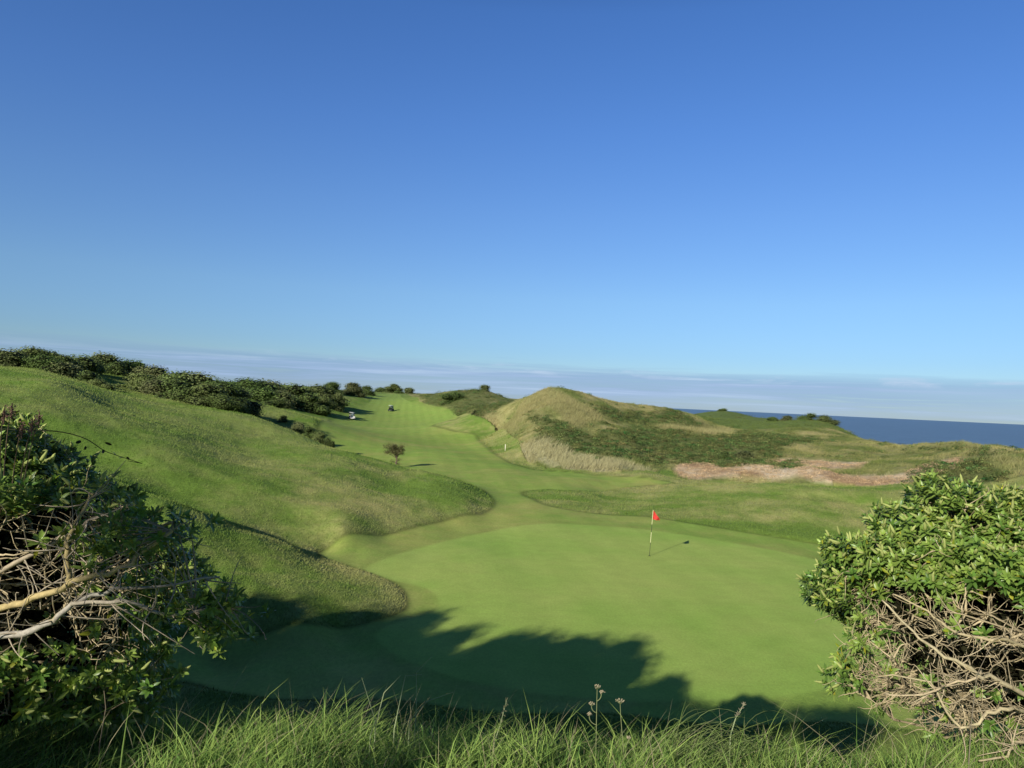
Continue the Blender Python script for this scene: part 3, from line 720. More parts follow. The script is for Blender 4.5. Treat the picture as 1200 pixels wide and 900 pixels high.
    n = len(Pi); a = unit(g.normal(size=(n, 3))); b = unit(np.cross(a, g.normal(size=(n, 3)))); l = g.uniform(.025, .05, (n, 1))
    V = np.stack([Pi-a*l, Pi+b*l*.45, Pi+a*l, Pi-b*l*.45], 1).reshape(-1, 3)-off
    mesh_obj('inner_shade_leaves', V, np.arange(n*4).reshape(-1, 4), M_scrub, root, np.repeat(np.array([.022, .022, .010])*g.uniform(.5, 1.6, (n, 1)), 4, 0))
    # dead brown flower heads
    mb = MB(); cand = tw[np.abs(leafy(tw+np.array([0, 0, -.07]), g).astype(int)-lfm.astype(int)) > 0]
    if len(cand) < 30: cand = tw
    for c0 in cand[:26]:
        m_ = 46; dd = unit(g.normal(size=(m_, 3))); pp = c0-off+dd*g.uniform(.01, .03, (m_, 1)); l = .006
        a = unit(np.cross(dd, g.normal(size=(m_, 3))))*l; b = np.cross(dd, a)+dd*.007
        mb.add(np.stack([pp-a, pp+b, pp+a, pp-b], 1).reshape(-1, 3), np.arange(m_*4).reshape(-1, 4), np.array([.12, .065, .045])*g.uniform(.6, 1.4))
    mb.build('dead_flower_heads', M_dead, root)
    return root, P, Ax, off
def pix(P):
    d = P-CAM; zf = d@FW; return 600+F*(d@RT)/zf, 450-F*(d@UP)/zf
# right shrub: leaves on top and along its left rim, bare wood on the trimmed face
RC = np.array(atY(1218, 735, 4.55)); RR_ = (1.24, .95, .84)
def leafyR(P, g):
    q = (P-RC)/np.array(RR_); j = g.normal(0, .05, len(P))
    return (P[:, 2]+.222*P[:, 1]+.03*np.sin(q[:, 0]*11)+.8*j > 6.9) | ((P[:, 0]/P[:, 1] < .452+.4*j) & (P[:, 2]+.40*P[:, 1] > 6.9)) | ((q[:, 1] > .5) & (q[:, 2] > -.1)) | (g.random(len(P)) < .035)
shrub('hedge_shrub', 'leafy green shrub with tangled bare tan branches at the right edge', RC, RR_, atY(1290, 850, 4.75), leafyR, (-.25, -.15, 0), 11, 3600, 5.04, Lf=.070, ntw=(70, 950, 5200))
# left shrub
LC = np.array(atY(-50, 700, 3.55)); LR_ = (1.04, .70, .90)
def leafyL(P, g):
    q = (P-LC)/np.array(LR_); j = g.normal(0, .07, len(P))
    return (P[:, 2]+(.185+.05*np.sin(q[:, 0]*7))*P[:, 1]+.7*j > 6.9) | (P[:, 0]/P[:, 1] > -.46+.5*j) | ((P[:, 2]+.365*P[:, 1]+.7*j < 6.9) & (g.random(len(P)) < .6)) | ((q[:, 1] > .5)) | (g.random(len(P)) < .07)
shrub('hedge_shrub', 'dark shrub with lichen covered branches and bright leaves at the left edge', LC, LR_, atY(-190, 790, 3.7), leafyL, (.2, -.1, 0), 23, 2800, 5.12, cut=lambda P: (P[:, 2] < 6.9-.733*P[:, 0]-.53*P[:, 1]+rng.normal(0, .04, len(P))) & (P[:, 2] > 6.9-.455*P[:, 1]), Lf=.066, ntw=(52, 480, 2200), shade=.95)

LS = [o for o in COL.objects if o.name.startswith('hedge_shrub') and o.location.x < 0][0]; off = np.array(LS.location)
g = np.random.default_rng(9); mb = MB()
def limb(pts, Y0, r0, r1, c_):
    P = np.array([atY(u, v, Y0+dy) for u, v, dy in pts]); P = smooth_poly(P, 4)[:(len(P)-1)*4+1]
    P[1:-1] += g.normal(0, .006, (len(P)-2, 3)); mb.tube(P-off, np.linspace(r0, r1, len(P)), 7, c_); return P
l1 = limb([(-120,770,.3),(-20,722,.05),(40,703,-.05),(85,682,-.08),(140,668,-.05),(165,648,0),(185,618,.1)], 3.0, .017, .006, (.52, .41, .19))
l2 = limb([(-120,765,.3),(-10,748,.0),(50,735,-.05),(85,706,-.05),(130,692,0),(180,690,.05),(240,680,.1)], 3.0, .018, .003, (.46, .42, .34))
l3 = limb([(85,682,-.08),(78,645,0),(90,610,.1),(110,580,.15)], 3.0, .012, .006, (.50, .40, .18))
l4 = limb([(85,706,-.05),(150,706,0),(200,722,.1),(235,715,.15),(262,712,.2)], 3.0, .008, .005, (.46, .40, .30))
l5 = limb([(-40,690,.1),(20,660,0),(60,640,.05),(100,612,.1)], 3.0, .012, .006, (.46, .38, .26))
for L_ in (l1, l2, l3, l4, l5):
    for k in range(26):
        s_ = L_[g.integers(2, len(L_))]; e = s_+g.normal(0, 1, 3)*[.13, .08, .10]+[.05, 0, 0]; mb.tube(bez(s_, s_+(e-s_)*.3+g.normal(0, .02, 3), s_+(e-s_)*.7+g.normal(0, .02, 3), e, 7)-off, np.linspace(.0035, .0012, 7), 4, np.array([.46, .39, .28])*g.uniform(.6, 1.2))
P = l4[-1]+g.normal(0, 1, (60, 3))*[.085, .08, .06]+[-.06, 0, -.01]; P = np.concatenate([P, atY(165, 615, 3.1)+g.normal(0, 1, (40, 3))*[.11, .08, .05], atY(115, 640, 3.0)+g.normal(0, 1, (26, 3))*[.10, .06, .07]])
for p in P[::3]: mb.tube(bez(l4[-6] if p[0] > l4[-6][0]-.2 else l1[-3], (p+l4[-4])/2 if p[0] > l4[-6][0]-.2 else p, p-[0, 0, .02], p, 6)-off, np.linspace(.003, .0012, 6), 4, (.4, .34, .24))
mb.build('limb', M_bark, LS, True)
Ax = unit(g.normal(0, .5, P.shape)+[.3, -.4, .6]); t = g.random((len(P), 1)); V, Fs, C = whorls(P, Ax, 12, .058, .017, np.array([.14, .26, .04])*(1-t)+np.array([.34, .44, .09])*t, g)
mesh_obj('leaves', V-off, Fs, M_hebe, LS, C)

RS = [o for o in COL.objects if o.name.startswith('hedge_shrub') and o.location.x > 0][0]; off = np.array(RS.location); mb = MB()
for pts, r0, r1, c_ in (([(1290,870,.5),(1200,812,.1),(1150,790,0),(1105,768,-.02),(1070,738,0),(1050,712,.05)], .014, .004, (.54, .46, .28)),
        ([(1290,800,.5),(1200,757,.1),(1160,748,0),(1120,740,0),(1085,715,.02),(1060,700,.08)], .011, .003, (.52, .43, .25)),
        ([(1290,850,.5),(1200,832,.1),(1165,832,0),(1140,852,0),(1118,845,.02),(1090,800,.05),(1040,795,.1)], .012, .003, (.52, .44, .26)),
        ([(1150,790,0),(1120,800,0),(1070,815,.0),(1040,812,.05)], .007, .003, (.52, .42, .26)),
        ([(1290,900,.3),(1200,870,0),(1180,885,-.05),(1150,893,-.05)], .009, .004, (.48, .40, .24))):
    P = np.array([atY(u, v, 3.62+dy) for u, v, dy in pts]); P = smooth_poly(P, 4)[:(len(P)-1)*4+1]
    P[1:-1] += g.normal(0, .007, (len(P)-2, 3)); mb.tube(P-off, np.linspace(r0, r1, len(P)), 7, c_)
    for k in range(20):
        s_ = P[g.integers(3, max(5, len(P)-6))]; e = s_+g.normal(0, 1, 3)*[.11, .06, .08]+[-.02, .02, 0]; mb.tube(bez(s_, s_+(e-s_)*.3+g.normal(0, .025, 3), s_+(e-s_)*.7+g.normal(0, .025, 3), e, 7)-off, np.linspace(.0035, .0012, 7), 4, np.array([.50, .41, .26])*g.uniform(.6, 1.2))
mb.build('limb', M_bark, RS, True)

# ------------------------------------------------------------------ foreground grass on the edge of the bank
n = 78000
X = rng.uniform(-3.6, 3.9, n); Yv = rng.uniform(2.5, 4.7, n)
cl = fbm(X*2.6, Yv*2.6, 201, 3); tall = fbm(X*1.1, Yv*.4, 207, 2)
kp = rng.random(n) < .55+.7*cl; X, Yv, cl, tall = X[kp], Yv[kp], cl[kp], tall[kp]; n = len(X)
h = (.18+.14*np.clip(cl, -.5, 1)+.09*tall)*rng.uniform(.4, 1.3, n); h = h*(.62+.8*(.5+.5*fbm(X*4.5, Yv*4.5, 222, 2))); h = np.where(rng.random(n) < .04, h*1.9, h); h = np.clip(h, .04, .42)*np.clip(1.1-.25*(Yv-3.2), .5, 1)
w = rng.uniform(.003, .0088, n)
ln = np.stack([.12+.6*fbm(X*1.5, Yv*1.5, 211, 2)+rng.normal(0, .50, n), rng.normal(-.05, .45, n), np.zeros(n)], 1)
t = np.clip(rng.normal(.5, .32, (n, 1)), 0, 1); c = np.array([.12, .24, .05])*(1-t)+np.array([.44, .58, .14])*t
dry = rng.random((n, 1)) < .09; c = np.where(dry, np.array([.36, .32, .18]), c)
V, Fs, C = blades(np.stack([X, Yv, gz(X, Yv)-.01], 1), h, w, ln, c, 4, .8, c*1.15)
n2 = 260; X2 = rng.uniform(-2.6, 3.2, n2); Y2 = rng.uniform(3.0, 4.2, n2)
V2, F2, C2 = blades(np.stack([X2, Y2, gz(X2, Y2)-.01], 1), rng.uniform(.22, .46, n2), rng.uniform(.003, .005, n2), np.stack([rng.normal(.15, .35, n2), rng.normal(0, .2, n2), np.zeros(n2)], 1), np.array([.50, .46, .26])*rng.uniform(.6, 1.2, (n2, 1)), 4, .5)
n3 = 1500; X3 = rng.uniform(-2.6, 3.2, n3); Y3 = rng.uniform(3.0, 4.2, n3)   # broader weed leaves between the blades
V3, F3, C3 = blades(np.stack([X3, Y3, gz(X3, Y3)-.01], 1), rng.uniform(.08, .20, n3), rng.uniform(.010, .022, n3), rng.normal(0, .5, (n3, 3))*[1, 1, 0], np.array([.14, .26, .06])*rng.uniform(.6, 1.5, (n3, 1)), 4, .9)
Fs = [np.concatenate([a_, b_+len(V), c_+len(V)+len(V2)]) for a_, b_, c_ in zip(Fs, F2, F3)]; V = np.concatenate([V, V2, V3]); C = np.concatenate([C, C2, C3])
tag(mesh_obj('bank_grass', V, Fs, M_blade, col=C), 'long green grass along the near edge of the bank', 'grass', kind='stuff')
# tall individual stalks with bent tips
def stalk(pts_uv, Y, w0=.0040, colr=(.50, .58, .30), head=None, label='', name='grass_stalk'):
    P = np.array([atY(u, v, Y+.03*i) for i, (u, v) in enumerate(pts_uv)])
    base = P[0].copy(); base[2] = g1(base[0], base[1]); P = np.concatenate([[base], P])
    root_off = base
    mb = MB(); mb.tube(P-root_off, np.linspace(w0, w0*.35, len(P)), 5, colr)
    if head:
        m_ = 26; tt = rng.uniform(.0, 1, m_); q = P[-2]*(1-tt[:, None])+P[-1]*tt[:, None]-root_off
        for k in range(m_):
            dd = unit(rng.normal(size=3)+np.array([0, 0, 1.])); mb.tube([q[k], q[k]+dd*.008, q[k]+dd*.016], [.001, .0022, .0006], 4, head)
    o = mb.build(name, M_blade, None, True); o.location = root_off
    tag(o, label, 'grass stalk', 'tall grass stalks at the edge of the bank')
stalk([(434,862),(440,845),(424,794)], 3.5, label='straight tall grass stalk leaning left at the edge of the bank')
stalk([(440,850),(450,812),(470,791)], 3.55, label='grass stalk bent to the right behind the left leaning one')
stalk([(462,855),(467,830),(475,792),(494,790.5)], 3.5, label='grass stalk whose tip is snapped over level')
stalk([(486,860),(488,825),(488,788),(506,769)], 3.45, .0034, label='tallest grass stalk with its tip bent to the right')
stalk([(480,845),(500,822),(531,811)], 3.5, label='grass stalk bending out low to the right of the tallest one')
stalk([(580,868),(586,850),(594,820)], 3.5, head=(.36, .36, .2), label='seeded grass stalk standing alone left of the weeds')
stalk([(856,862),(862,842),(873,824)], 3.6, head=(.40, .36, .24), label='seeded grass stalk above the arching tuft')
stalk([(1135,900),(1138,850),(1145,790),(1160,760)], 3.45, .003, (.34, .29, .2), label='pale dry stem standing in front of the right shrub')
stalk([(117,870),(124,830),(121,800),(116,780)], 3.2, .003, (.30, .24, .16), label='brown dry stem standing under the left shrub')
# arching tuft
mb = MB(); tb = atY(800, 900, 3.55); tb[2] = g1(tb[0], tb[1])
for k in range(70):
    a0 = np.array([rng.normal(-.02, .13), rng.normal(0, .09), 0]); L = rng.uniform(.25, .50); dx = rng.uniform(.3, 1.) 
    p3 = a0+np.array([dx*L, rng.normal(0, .08), L*rng.uniform(.30, .60)]); p1 = a0+np.array([.05, 0, L*.5]); p2 = a0+np.array([dx*L*.5, 0, L*.72])
    cc = np.array([.20, .26, .09])*rng.uniform(.7, 1.4)
    mb.tube(bez(a0, p1, p2, p3, 9), np.linspace(.0022, .0006, 9), 4, cc)
o = mb.build('grass_tuft', M_blade, None, True); o.location = tb; tag(o, 'arching tuft of long grass bending right at the edge of the bank', 'grass tuft')
# umbel weeds
def umbel(u, vt, vb, Y, label, R_=.028, nray=13, lean=0, extra=()):
    top = atY(u, vt, Y); b0 = atY(u+lean, vb, Y); b0[2] = g1(b0[0], b0[1]); root = empty('umbel_weed', b0); tag(root, label, 'weed')
    t_ = top-b0; t_[1] = 0; mb = MB(); st = np.array([.34, .38, .17])
    L0 = t_[2]-R_*1.1; pth = bez(np.zeros(3), np.array([t_[0]*.2, 0, L0*.4]), np.array([t_[0]*.8, 0, L0*.7]), np.array([t_[0], 0, L0]), 8); mb.tube(pth, np.linspace(.0026, .0015, 8), 6, st)
    heads = MB(); hubs = [(pth[-1], R_)]
    for (f, dx, dz, rr) in extra:
        s_ = pth[int(f*7)]; e = s_+np.array([dx, 0, dz]); mb.tube(bez(s_, s_+np.array([dx*.8, 0, dz*.2]), e-np.array([0, 0, dz*.4]), e, 6), [.002]*6, 5, st); hubs.append((e, rr))
    for hb, rr in hubs:
        heads = MB()
        for k in range(nray):
            a = k*2.399; q = math.sqrt((k+.5)/nray); e = hb+np.array([math.cos(a)*q*rr, math.sin(a)*q*rr, rr*(1.1-.35*q*q)])
            mb.tube(bez(hb, hb+(e-hb)*.3+np.array([0, 0, .002]), e-np.array([0, 0, .004]), e, 4), [.0009]*4, 4, st)
            for z_ in range(3):
                c0 = e+rng.normal(0, .0022, 3); heads.tube([c0-[0, 0, .002], c0, c0+[0, 0, .0025]], [.0008, .0024, .0006], 5, np.array([.50, .43, .28])*rng.uniform(.7, 1.3))
        heads.build('seed_head', M_dead, root, True)
    mb.build('stem', M_blade, root, True)
umbel(700, 803, 900, 3.5, 'taller umbel weed with several seed heads at the edge of the bank', .018, 9, -2, [(.8, -.025, .03, .014), (.65, -.035, .04, .012), (.88, .02, .035, .011)])
umbel(727, 820, 900, 3.5, 'shorter umbel weed with a single domed seed head', .019, 10, 6, [(.55, .025, .03, .009)])
# bramble with dark round leaves against the hill, dry flower heads at the left
root = empty('bramble_stem', atY(60, 560, 3.3)); off = np.array(root.location); tag(root, 'arching dark bramble stem with round leaves above the left shrub', 'bramble')
mb = MB(); stem_px = [(-20,505),(30,504),(70,506),(100,514),(122,528),(138,534),(150,540)]; sp = np.array([atY(u, v, 3.2-.02*i) for i, (u, v) in enumerate(stem_px)])
for e_ in range(2): sp = smooth_poly(sp, 3)[:(len(sp)-1)*3+1]
mb.tube(sp-off, np.linspace(.003, .0012, len(sp)), 5, (.05, .06, .03)); mb.build('stem', M_bark, root, True)
mb = MB()
for (u, v, r_) in [(40,512,.018),(55,510,.016),(62,518,.018),(75,516,.02),(92,518,.018),(100,525,.014),(112,524,.018),(121,529,.014),(127,520,.022),(135,532,.02),(142,536,.016),(150,537,.013),(85,526,.016),(70,527,.014)]:
    c0 = atY(u, v, 3.2)-off; a = unit(rng.normal(size=3)); b = unit(np.cross(a, rng.normal(size=3)))
    an = np.arange(9)*2*np.pi/9; r_ *= .6; V = c0+r_*(np.cos(an)[:, None]*a+np.sin(an)[:, None]*b*.85)*(1+.12*np.cos(an*2))[:, None]
    mb.add(np.concatenate([[c0-np.cross(a, b)*r_*.2], V]), [(0, 1+i_, 1+(i_+1) % 9) for i_ in range(9)], (.012, .024, .010))
mb.build('leaves', M_hebe, root)
root = empty('dry_flower_stem', atY(10, 560, 3.1)); off = np.array(root.location); tag(root, 'brown dried flower heads standing above the left shrub', 'dried flower')
mb = MB()
for (u, v, lu) in [(5,484,-2),(14,478,4),(38,496,10),(46,488,14),(26,500,6),(-8,490,-6)]:
    tp = atY(u, v, 3.1)-off; b0 = atY(u-lu-8, 600, 3.2)-off
    mb.tube(bez(b0, b0+[0, 0, .15], tp-[.02, 0, .08], tp, 8), np.linspace(.003, .0015, 8), 5, (.16, .12, .08))
    m_ = 70; dd = rng.normal(0, 1, (m_, 3))*np.array([.009, .009, .015]); pp = tp+dd+np.array([0, 0, -.01])
    a = unit(rng.normal(size=(m_, 3)))*.0055; b = unit(rng.normal(size=(m_, 3)))*.004
    hd = MB(); hd.tube([tp-[0, 0, .05], tp-[0, 0, .02], tp+[0, 0, .02]], [.002, .004, .002], 5, (.2, .12, .09)); hd.add(np.stack([pp-a, pp+b, pp+a, pp-b], 1).reshape(-1, 3), np.arange(m_*4).reshape(-1, 4), np.repeat(np.array([[.25, .15, .11]])*rng.uniform(.5, 1.8, (m_, 1)), 4, 0)); hd.build('flower_head', M_dead, root)
mb.build('stem', M_bark, root, True)

# ------------------------------------------------------------------ flagstick
b0 = atz(761, 651.5, 0); gzv = g1(b0[0], b0[1])
root = empty('flagstick', (b0[0], b0[1], gzv)); root.rotation_euler = (0, math.radians(2.3), 0)
tag(root, 'striped flagstick with a small red flag standing in the hole', 'flagstick')
M_pole_l = plain('pole_yellow', (.78, .76, .42), .35); M_pole_d = plain('pole_dark', (.05, .06, .04), .4); M_red = None
segs = [(-.12, .62, 'd', .011), (.62, 1.10, 'l', .013), (1.10, 1.46, 'd', .011), (1.46, 2.13, 'l', .013)]
for a, b, q, r_ in segs:
    mb = MB(); mb.tube([(0, 0, a), (0, 0, a+.01), (0, 0, b-.01), (0, 0, b)], [r_*.9, r_, r_, r_*.9], 8); mb.build('pole' if q == 'd' else 'pole_band', M_pole_d if q == 'd' else M_pole_l, root, True)
m, nt, bs, out = nodes('red_cloth'); bs.inputs['Base Color'].default_value = (.80, .055, .040, 1); bs.inputs['Roughness'].default_value = .8
w_ = noise(nt, 20, 3, .5, coords(nt)); cc = nt.nodes.new('ShaderNodeRGB'); cc.outputs[0].default_value = (.85, .06, .045, 1); nt.links.new(scalec(nt, cc.outputs[0], mrange(nt, w_, .3, .7, .85, 1.1)), bs.inputs['Base Color'])
t_ = nt.nodes.new('ShaderNodeBsdfTranslucent'); t_.inputs[0].default_value = (.8, .06, .04, 1); mx = nt.nodes.new('ShaderNodeMixShader'); mx.inputs[0].default_value = .3
nt.links.new(bs.outputs[0], mx.inputs[1]); nt.links.new(t_.outputs[0], mx.inputs[2]); nt.links.new(mx.outputs[0], out.inputs[0])
V = []; nu, nv = 13, 11
for i_ in range(nu):
    for j_ in range(nv):
        s_ = i_/(nu-1); t = j_/(nv-1)     # s along fly, t down the hoist; limp flag: the fly corner droops
        wid_ = .34*s_; top_ = 2.12-.40*s_; bot_ = 1.70-.03*s_
        V.append((.014+wid_, .05*math.sin(s_*7+t*1.5)*s_**.5, top_+(bot_-top_)*t+.01*math.sin(s_*9)))
Fq = [(i_*nv+j_, (i_+1)*nv+j_, (i_+1)*nv+j_+1, i_*nv+j_+1) for i_ in range(nu-1) for j_ in range(nv-1)]
mesh_obj('flag', V, np.array(Fq), m, root, smooth=True)
mb = MB(); mb.tube([(0, 0, .006), (0, 0, .0085)], [.056, .052], 16); an = np.arange(16)*2*np.pi/16
ob = mb; Vc = np.stack([np.cos(an)*.054, np.sin(an)*.054, np.full(16, .0075)], 1); ob.add(np.concatenate([[[0, 0, .0075]], Vc]), [(0, 1+i_, 1+(i_+1) % 16) for i_ in range(16)])
cup = mb.build('hole_cup', plain('hole_dark', (.01, .012, .008), .9)); cup.location = (b0[0], b0[1], gzv); tag(cup, 'small dark hole cup in the green under the flagstick', 'golf hole')
# white marker post
pm = cast([(592, 529)])[0]; mb = MB(); mb.box((0, 0, .42), (.10, .10, .84)); mb.box((0, 0, .86), (.13, .13, .05)); mb.box((0, 0, .905), (.07, .07, .05))
o = mb.build('marker_post', plain('post_white', (.75, .72, .55), .6, nsc=8)); o.location = (pm[0], pm[1], g1(*pm)-.05); tag(o, 'short white marker post at the foot of the dune', 'marker post')

# ------------------------------------------------------------------ windswept small tree
p = atY(463, 541, 72.5); tz = g1(p[0], p[1]); root = empty('windswept_tree', (p[0], p[1], tz)); tag(root, 'small brown windswept tree leaning left on the fairway', 'tree')
mb = MB(); tips = []
g = np.random.default_rng(5)
trunk = bez(np.array([.10, 0, -.1]), np.array([.05, 0, .45]), np.array([.28, .05, .9]), np.array([-.05, 0, 1.35]), 10); mb.tube(trunk, np.linspace(.10, .05, 10), 7, (.16, .125, .09))
for k in range(26):
    s_ = trunk[g.integers(5, 10)]; e = np.array([g.uniform(-1.05, .75), g.uniform(-.6, .6), g.uniform(1.35, 2.25)]); e[2] = min(e[2], 2.28-.35*(e[0]+.1)**2)
    pth = bez(s_, s_+(e-s_)*.3+g.normal(0, .1, 3), s_+(e-s_)*.7+[0, 0, .1], e, 8); mb.tube(pth, np.linspace(.035, .008, 8), 5, (.17, .13, .09)); tips += [pth[5], pth[6], pth[7]]
for q in [(.35, 0, .72), (-.28, .0, .55), (.28, .1, .28)]:
    mb.tube([trunk[3], (np.array(q)+trunk[3])/2, q], [.03, .02, .01], 5, (.15, .11, .08)); tips += [np.array(q)]*2
mb.build('trunk', M_bark, root, True)
tips = np.array(tips); N = 7000; P = tips[g.integers(0, len(tips), N)]+g.normal(0, 1, (N, 3))*[.15, .15, .10]
a = unit(g.normal(size=(N, 3))); b = unit(np.cross(a, g.normal(size=(N, 3)))); l = g.uniform(.02, .045, (N, 1))
V = np.stack([P-a*l, P+b*l*.7, P+a*l, P-b*l*.7], 1).reshape(-1, 3)
mesh_obj('crown', V, np.arange(N*4).reshape(-1, 4), M_scrub, root, np.repeat(np.array([.15, .15, .06])*g.uniform(.5, 1.6, (N, 1)), 4, 0))

# ------------------------------------------------------------------ golf carts
M_tyre = plain('tyre_rubber', (.015, .015, .015), .8); M_rim = plain('wheel_rim', (.6, .6, .6), .35, .3); M_seat = plain('seat_vinyl', (.42, .40, .36), .6); M_frame = plain('cart_frame', (.03, .03, .03), .4)
M_glass, nt, bs, out = nodes('windscreen'); bs.inputs['Base Color'].default_value = (.7, .8, .82, 1); bs.inputs['Roughness'].default_value = .05; bs.inputs['Transmission Weight'].default_value = .9
def cart(loc, rz, label, body_col):
    root = empty('golf_cart', loc, rz); tag(root, label, 'golf cart', 'golf carts parked on the fairway')
    Mb = plain('cart_paint', body_col, .3)
    # lengthwise = y (front at -y)
    mb = MB()
    prof = [(-1.18, .30), (-1.22, .52), (-1.12, .72), (-.80, .86), (-.62, .84), (-.52, .42), (.02, .36), (.08, .62), (.62, .62), (1.12, .60), (1.20, .48), (1.16, .28)]
    n_ = len(prof)
    for sx, w2 in ((-1, .60), (1, .60)): pass
    VV_ = [(x_*w, y_, z_) for (x_, w) in ((-1, .52), (-1, .60), (1, .60), (1, .52)) for (y_, z_) in [(a_*(1 if w > .55 else 1.0), b_+(.0 if w > .55 else .03)) for a_, b_ in prof]]
    Fq = []
    for s_ in range(3):
        for i_ in range(n_): Fq.append((s_*n_+i_, s_*n_+(i_+1) % n_, (s_+1)*n_+(i_+1) % n_, (s_+1)*n_+i_))
    mb.add(np.array(VV_, float), Fq)
    for s_ in (0, 3):
        c0 = np.array([[(-.52 if s_ == 0 else .52), 0, .40]]); ring = np.array(VV_[s_*n_:(s_+1)*n_]); mb.add(np.concatenate([c0, ring]), [(0, 1+i_, 1+(i_+1) % n_) for i_ in range(n_)])
    mb.build('body', Mb, root)
    mb = MB(); mb.box((0, .0, 1.80), (1.16, 1.75, .05)); mb.box((0, 0, 1.835), (1.0, 1.55, .03)); mb.build('roof', plain('roof_white', (.85, .85, .83), .4), root)
    for x_ in (-.50, .50):
        for y0, y1, z0 in ((-.78, -.62, .85), (.62, .68, .62)):
            mb = MB(); mb.tube([(x_, y0, z0), (x_, (y0+y1)/2, 1.3), (x_, y1, 1.78)], [.022]*3, 6); mb.build('roof_post', M_frame, root, True)
    mb = MB(); mb.box((0, .30, .74), (1.04, .48, .14)); mb.build('seat', M_seat, root)
    mb = MB(); mb.box((0, .58, 1.02), (1.04, .10, .42)); mb.build('backrest', M_seat, root)
    mb = MB(); mb.box((0, -.70, 1.30), (.94, .012, .82), rot=[[1, 0, 0], [0, .98, .18], [0, -.18, .98]]); mb.build('windscreen', M_glass, root)
    mb = MB(); an = np.linspace(0, 2*np.pi, 17); mb.tube(np.stack([-.26+.17*np.cos(an), -.30+.08*np.sin(an), 1.02+.15*np.sin(an)], 1), [.014]*17, 5); mb.tube([(-.26, -.30, 1.02), (-.26, -.6, .75)], [.015]*2, 5); mb.build('steering_wheel', M_frame, root, True)
    for x_ in (-.28, .28):
        mb = MB(); mb.tube([(x_, .92, .62), (x_, .98, .9), (x_, 1.06, 1.30), (x_, 1.07, 1.36)], [.13, .14, .14, .10], 9, (.06, .06, .08)); mb.build('bag_holder', M_frame, root, True)
    for x_ in (-.56, .56):
        for y_ in (-.82, .78):
            mb = MB(); mb.tube([(x_-.09, y_, .23), (x_-.085, y_, .23), (x_+.085, y_, .23), (x_+.09, y_, .23)], [.12, .23, .23, .12], 16); w = mb.build('wheel', M_tyre, root, False)
            mb = MB(); sx = 1 if x_ > 0 else -1; mb.tube([(x_+sx*.07, y_, .23), (x_+sx*.095, y_, .23), (x_+sx*.10, y_, .23)], [.12, .12, .02], 12); mb.build('rim', M_rim, w, False)
            # tyre sits on the ground
    for x_ in (-.40, .40):
        mb = MB(); mb.tube([(x_, -1.20, .60), (x_, -1.225, .60), (x_, -1.23, .60)], [.07, .065, .02], 10); mb.build('headlight', M_rim, root)
pc = atY(412, 492, 190)[:2]; cart((pc[0], pc[1], g1(*pc)), math.radians(28), 'white golf cart, the nearer and left one of the two on the fairway', (.82, .82, .80))
pc = atY(458, 484, 228)[:2]; cart((pc[0], pc[1], g1(*pc)), math.radians(172), 'dark bodied golf cart with white roof, the farther of the two', (.10, .11, .13))

# ------------------------------------------------------------------ sky and sun
wd = bpy.data.worlds.new('World'); sc.world = wd; wd.use_nodes = True; nt = wd.node_tree; bg = nt.nodes['Background']
sky = nt.nodes.new('ShaderNodeTexSky'); sky.sky_type = 'NISHITA'; sky.sun_disc = False
sky.sun_elevation = SUN_EL; sky.sun_rotation = math.radians(180)+SUN_AZ; sky.altitude = 0; sky.air_density = 1.0; sky.dust_density = .25; sky.ozone_density = 2.2
tc = nt.nodes.new('ShaderNodeTexCoord'); sep = nt.nodes.new('ShaderNodeSeparateXYZ'); nt.links.new(tc.outputs['Generated'], sep.inputs[0])
z = sep.outputs['Z']
# thin cloud bank low over the sea
mp = nt.nodes.new('ShaderNodeMapping'); mp.inputs['Scale'].default_value = (2.6, 2.6, 80); nt.links.new(tc.outputs['Generated'], mp.inputs[0])
cn = noise(nt, 1.6, 6, .62, mp.outputs[0], .4)
mp2 = nt.nodes.new('ShaderNodeMapping'); mp2.inputs['Scale'].default_value = (1.3, 1.3, 12); nt.links.new(tc.outputs['Generated'], mp2.inputs[0])
cn2 = noise(nt, 1.1, 3, .5, mp2.outputs[0])
def math_(op, a, b=None, clamp=False):
    n_ = nt.nodes.new('ShaderNodeMath'); n_.operation = op; n_.use_clamp = clamp
    for k, q in enumerate((a, b)):
        if q is None: continue
        if isinstance(q, (int, float)): n_.inputs[k].default_value = q
        else: nt.links.new(q, n_.inputs[k])
    return n_.outputs[0]
zz = math_('ADD', z, math_('MULTIPLY', math_('SUBTRACT', cn, .5), .034))
upper = mrange(nt, zz, .038, .052, 1, 0)      # fairly crisp top
lower = mrange(nt, zz, -.01, .02, .55, 1)
fac = math_('MULTIPLY', math_('MULTIPLY', upper, lower), mrange(nt, cn2, .3, .62, .35, 1), True)
fac = math_('MULTIPLY', fac, mrange(nt, cn, .35, .6, .45, 1), True)
tint = nt.nodes.new('ShaderNodeVectorMath'); tint.operation = 'MULTIPLY'; nt.links.new(sky.outputs[0], tint.inputs[0])
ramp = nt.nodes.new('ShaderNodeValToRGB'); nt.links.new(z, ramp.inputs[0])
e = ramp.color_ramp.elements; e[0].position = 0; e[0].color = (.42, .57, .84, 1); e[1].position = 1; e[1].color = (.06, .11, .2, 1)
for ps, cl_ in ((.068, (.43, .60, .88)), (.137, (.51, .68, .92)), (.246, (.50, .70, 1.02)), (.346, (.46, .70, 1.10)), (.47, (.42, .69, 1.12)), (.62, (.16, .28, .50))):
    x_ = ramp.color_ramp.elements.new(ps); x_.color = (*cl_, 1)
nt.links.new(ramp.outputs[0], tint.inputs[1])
SKY = 1.0
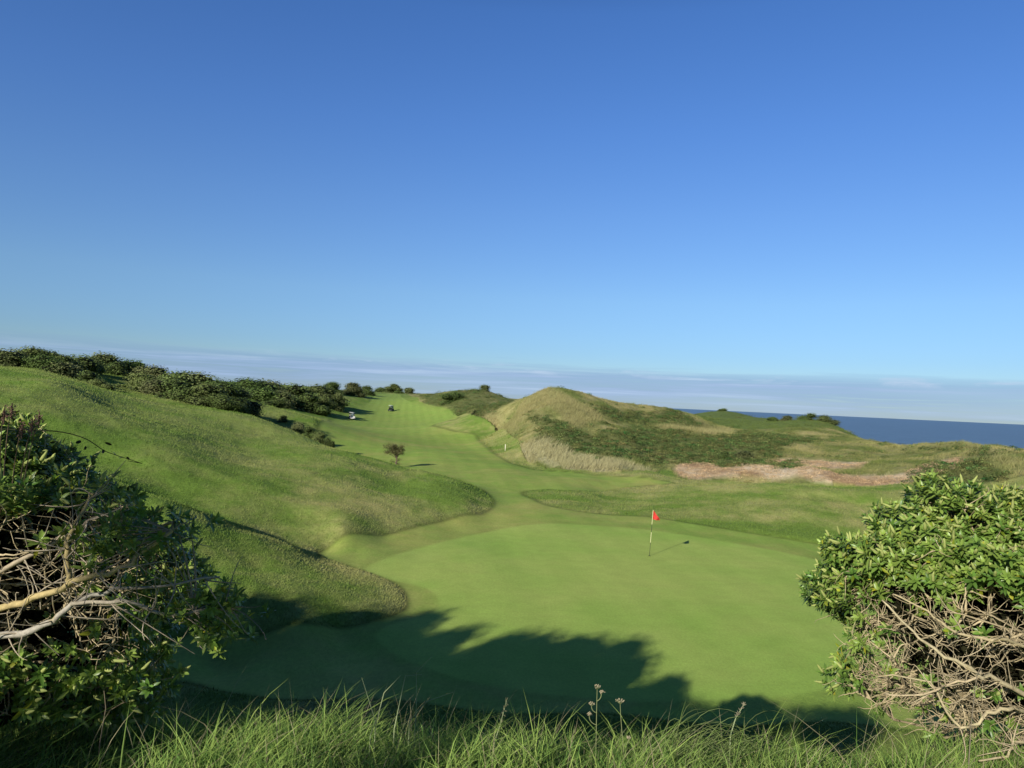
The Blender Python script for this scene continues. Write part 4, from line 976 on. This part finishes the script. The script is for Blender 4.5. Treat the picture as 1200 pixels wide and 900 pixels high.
cloudc = mixc(nt, mrange(nt, cn, .42, .72, 0, 1), (1.75, 2.8, 4.9), (3.5, 4.6, 6.4))
fin = mixc(nt, math_('MULTIPLY', fac, .92), tint.outputs[0], cloudc)
pz = math_('ADD', z, math_('MULTIPLY', math_('SUBTRACT', cn, .5), .010))
mp3 = nt.nodes.new('ShaderNodeMapping'); mp3.inputs['Scale'].default_value = (9, 9, 60); nt.links.new(tc.outputs['Generated'], mp3.inputs[0])
puff = math_('MULTIPLY', math_('MULTIPLY', mrange(nt, sep.outputs['X'], -.42, -.2, 0, 1), math_('MULTIPLY', mrange(nt, pz, .034, .042, 0, 1), mrange(nt, pz, .044, .053, 1, 0))), mrange(nt, noise(nt, 1.0, 5, .6, mp3.outputs[0], .3), .54, .66, 0, .75), True)
fin = mixc(nt, puff, fin, (4.1, 5.1, 6.6))
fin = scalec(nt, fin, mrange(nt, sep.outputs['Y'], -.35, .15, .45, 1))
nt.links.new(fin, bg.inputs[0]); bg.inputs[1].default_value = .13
sl = bpy.data.lights.new('sun', 'SUN'); sl.energy = 5; sl.angle = math.radians(.53); sl.color = (1, .95, .85)
so = bpy.data.objects.new('sun', sl); COL.objects.link(so)
from mathutils import Vector, Matrix
dirn = Vector((math.sin(SUN_AZ)*math.cos(SUN_EL), math.cos(SUN_AZ)*math.cos(SUN_EL), -math.sin(SUN_EL)))
so.rotation_euler = dirn.to_track_quat('-Z', 'Y').to_euler(); so.location = (-20, -30, 30)
# ------------------------------------------------------------------ camera
cd = bpy.data.cameras.new('camera'); co = bpy.data.objects.new('camera', cd); COL.objects.link(co)
cd.sensor_width = 36; cd.lens = 36*F/1200; cd.clip_end = 100000; cd.clip_start = .05
co.matrix_world = Matrix(((RT[0], UP[0], -FW[0], 0), (RT[1], UP[1], -FW[1], 0), (RT[2], UP[2], -FW[2], 6.9), (0, 0, 0, 1)))
sc.camera = co
sc.view_settings.view_transform = 'Standard'; sc.view_settings.look = 'None'; sc.view_settings.exposure = 0
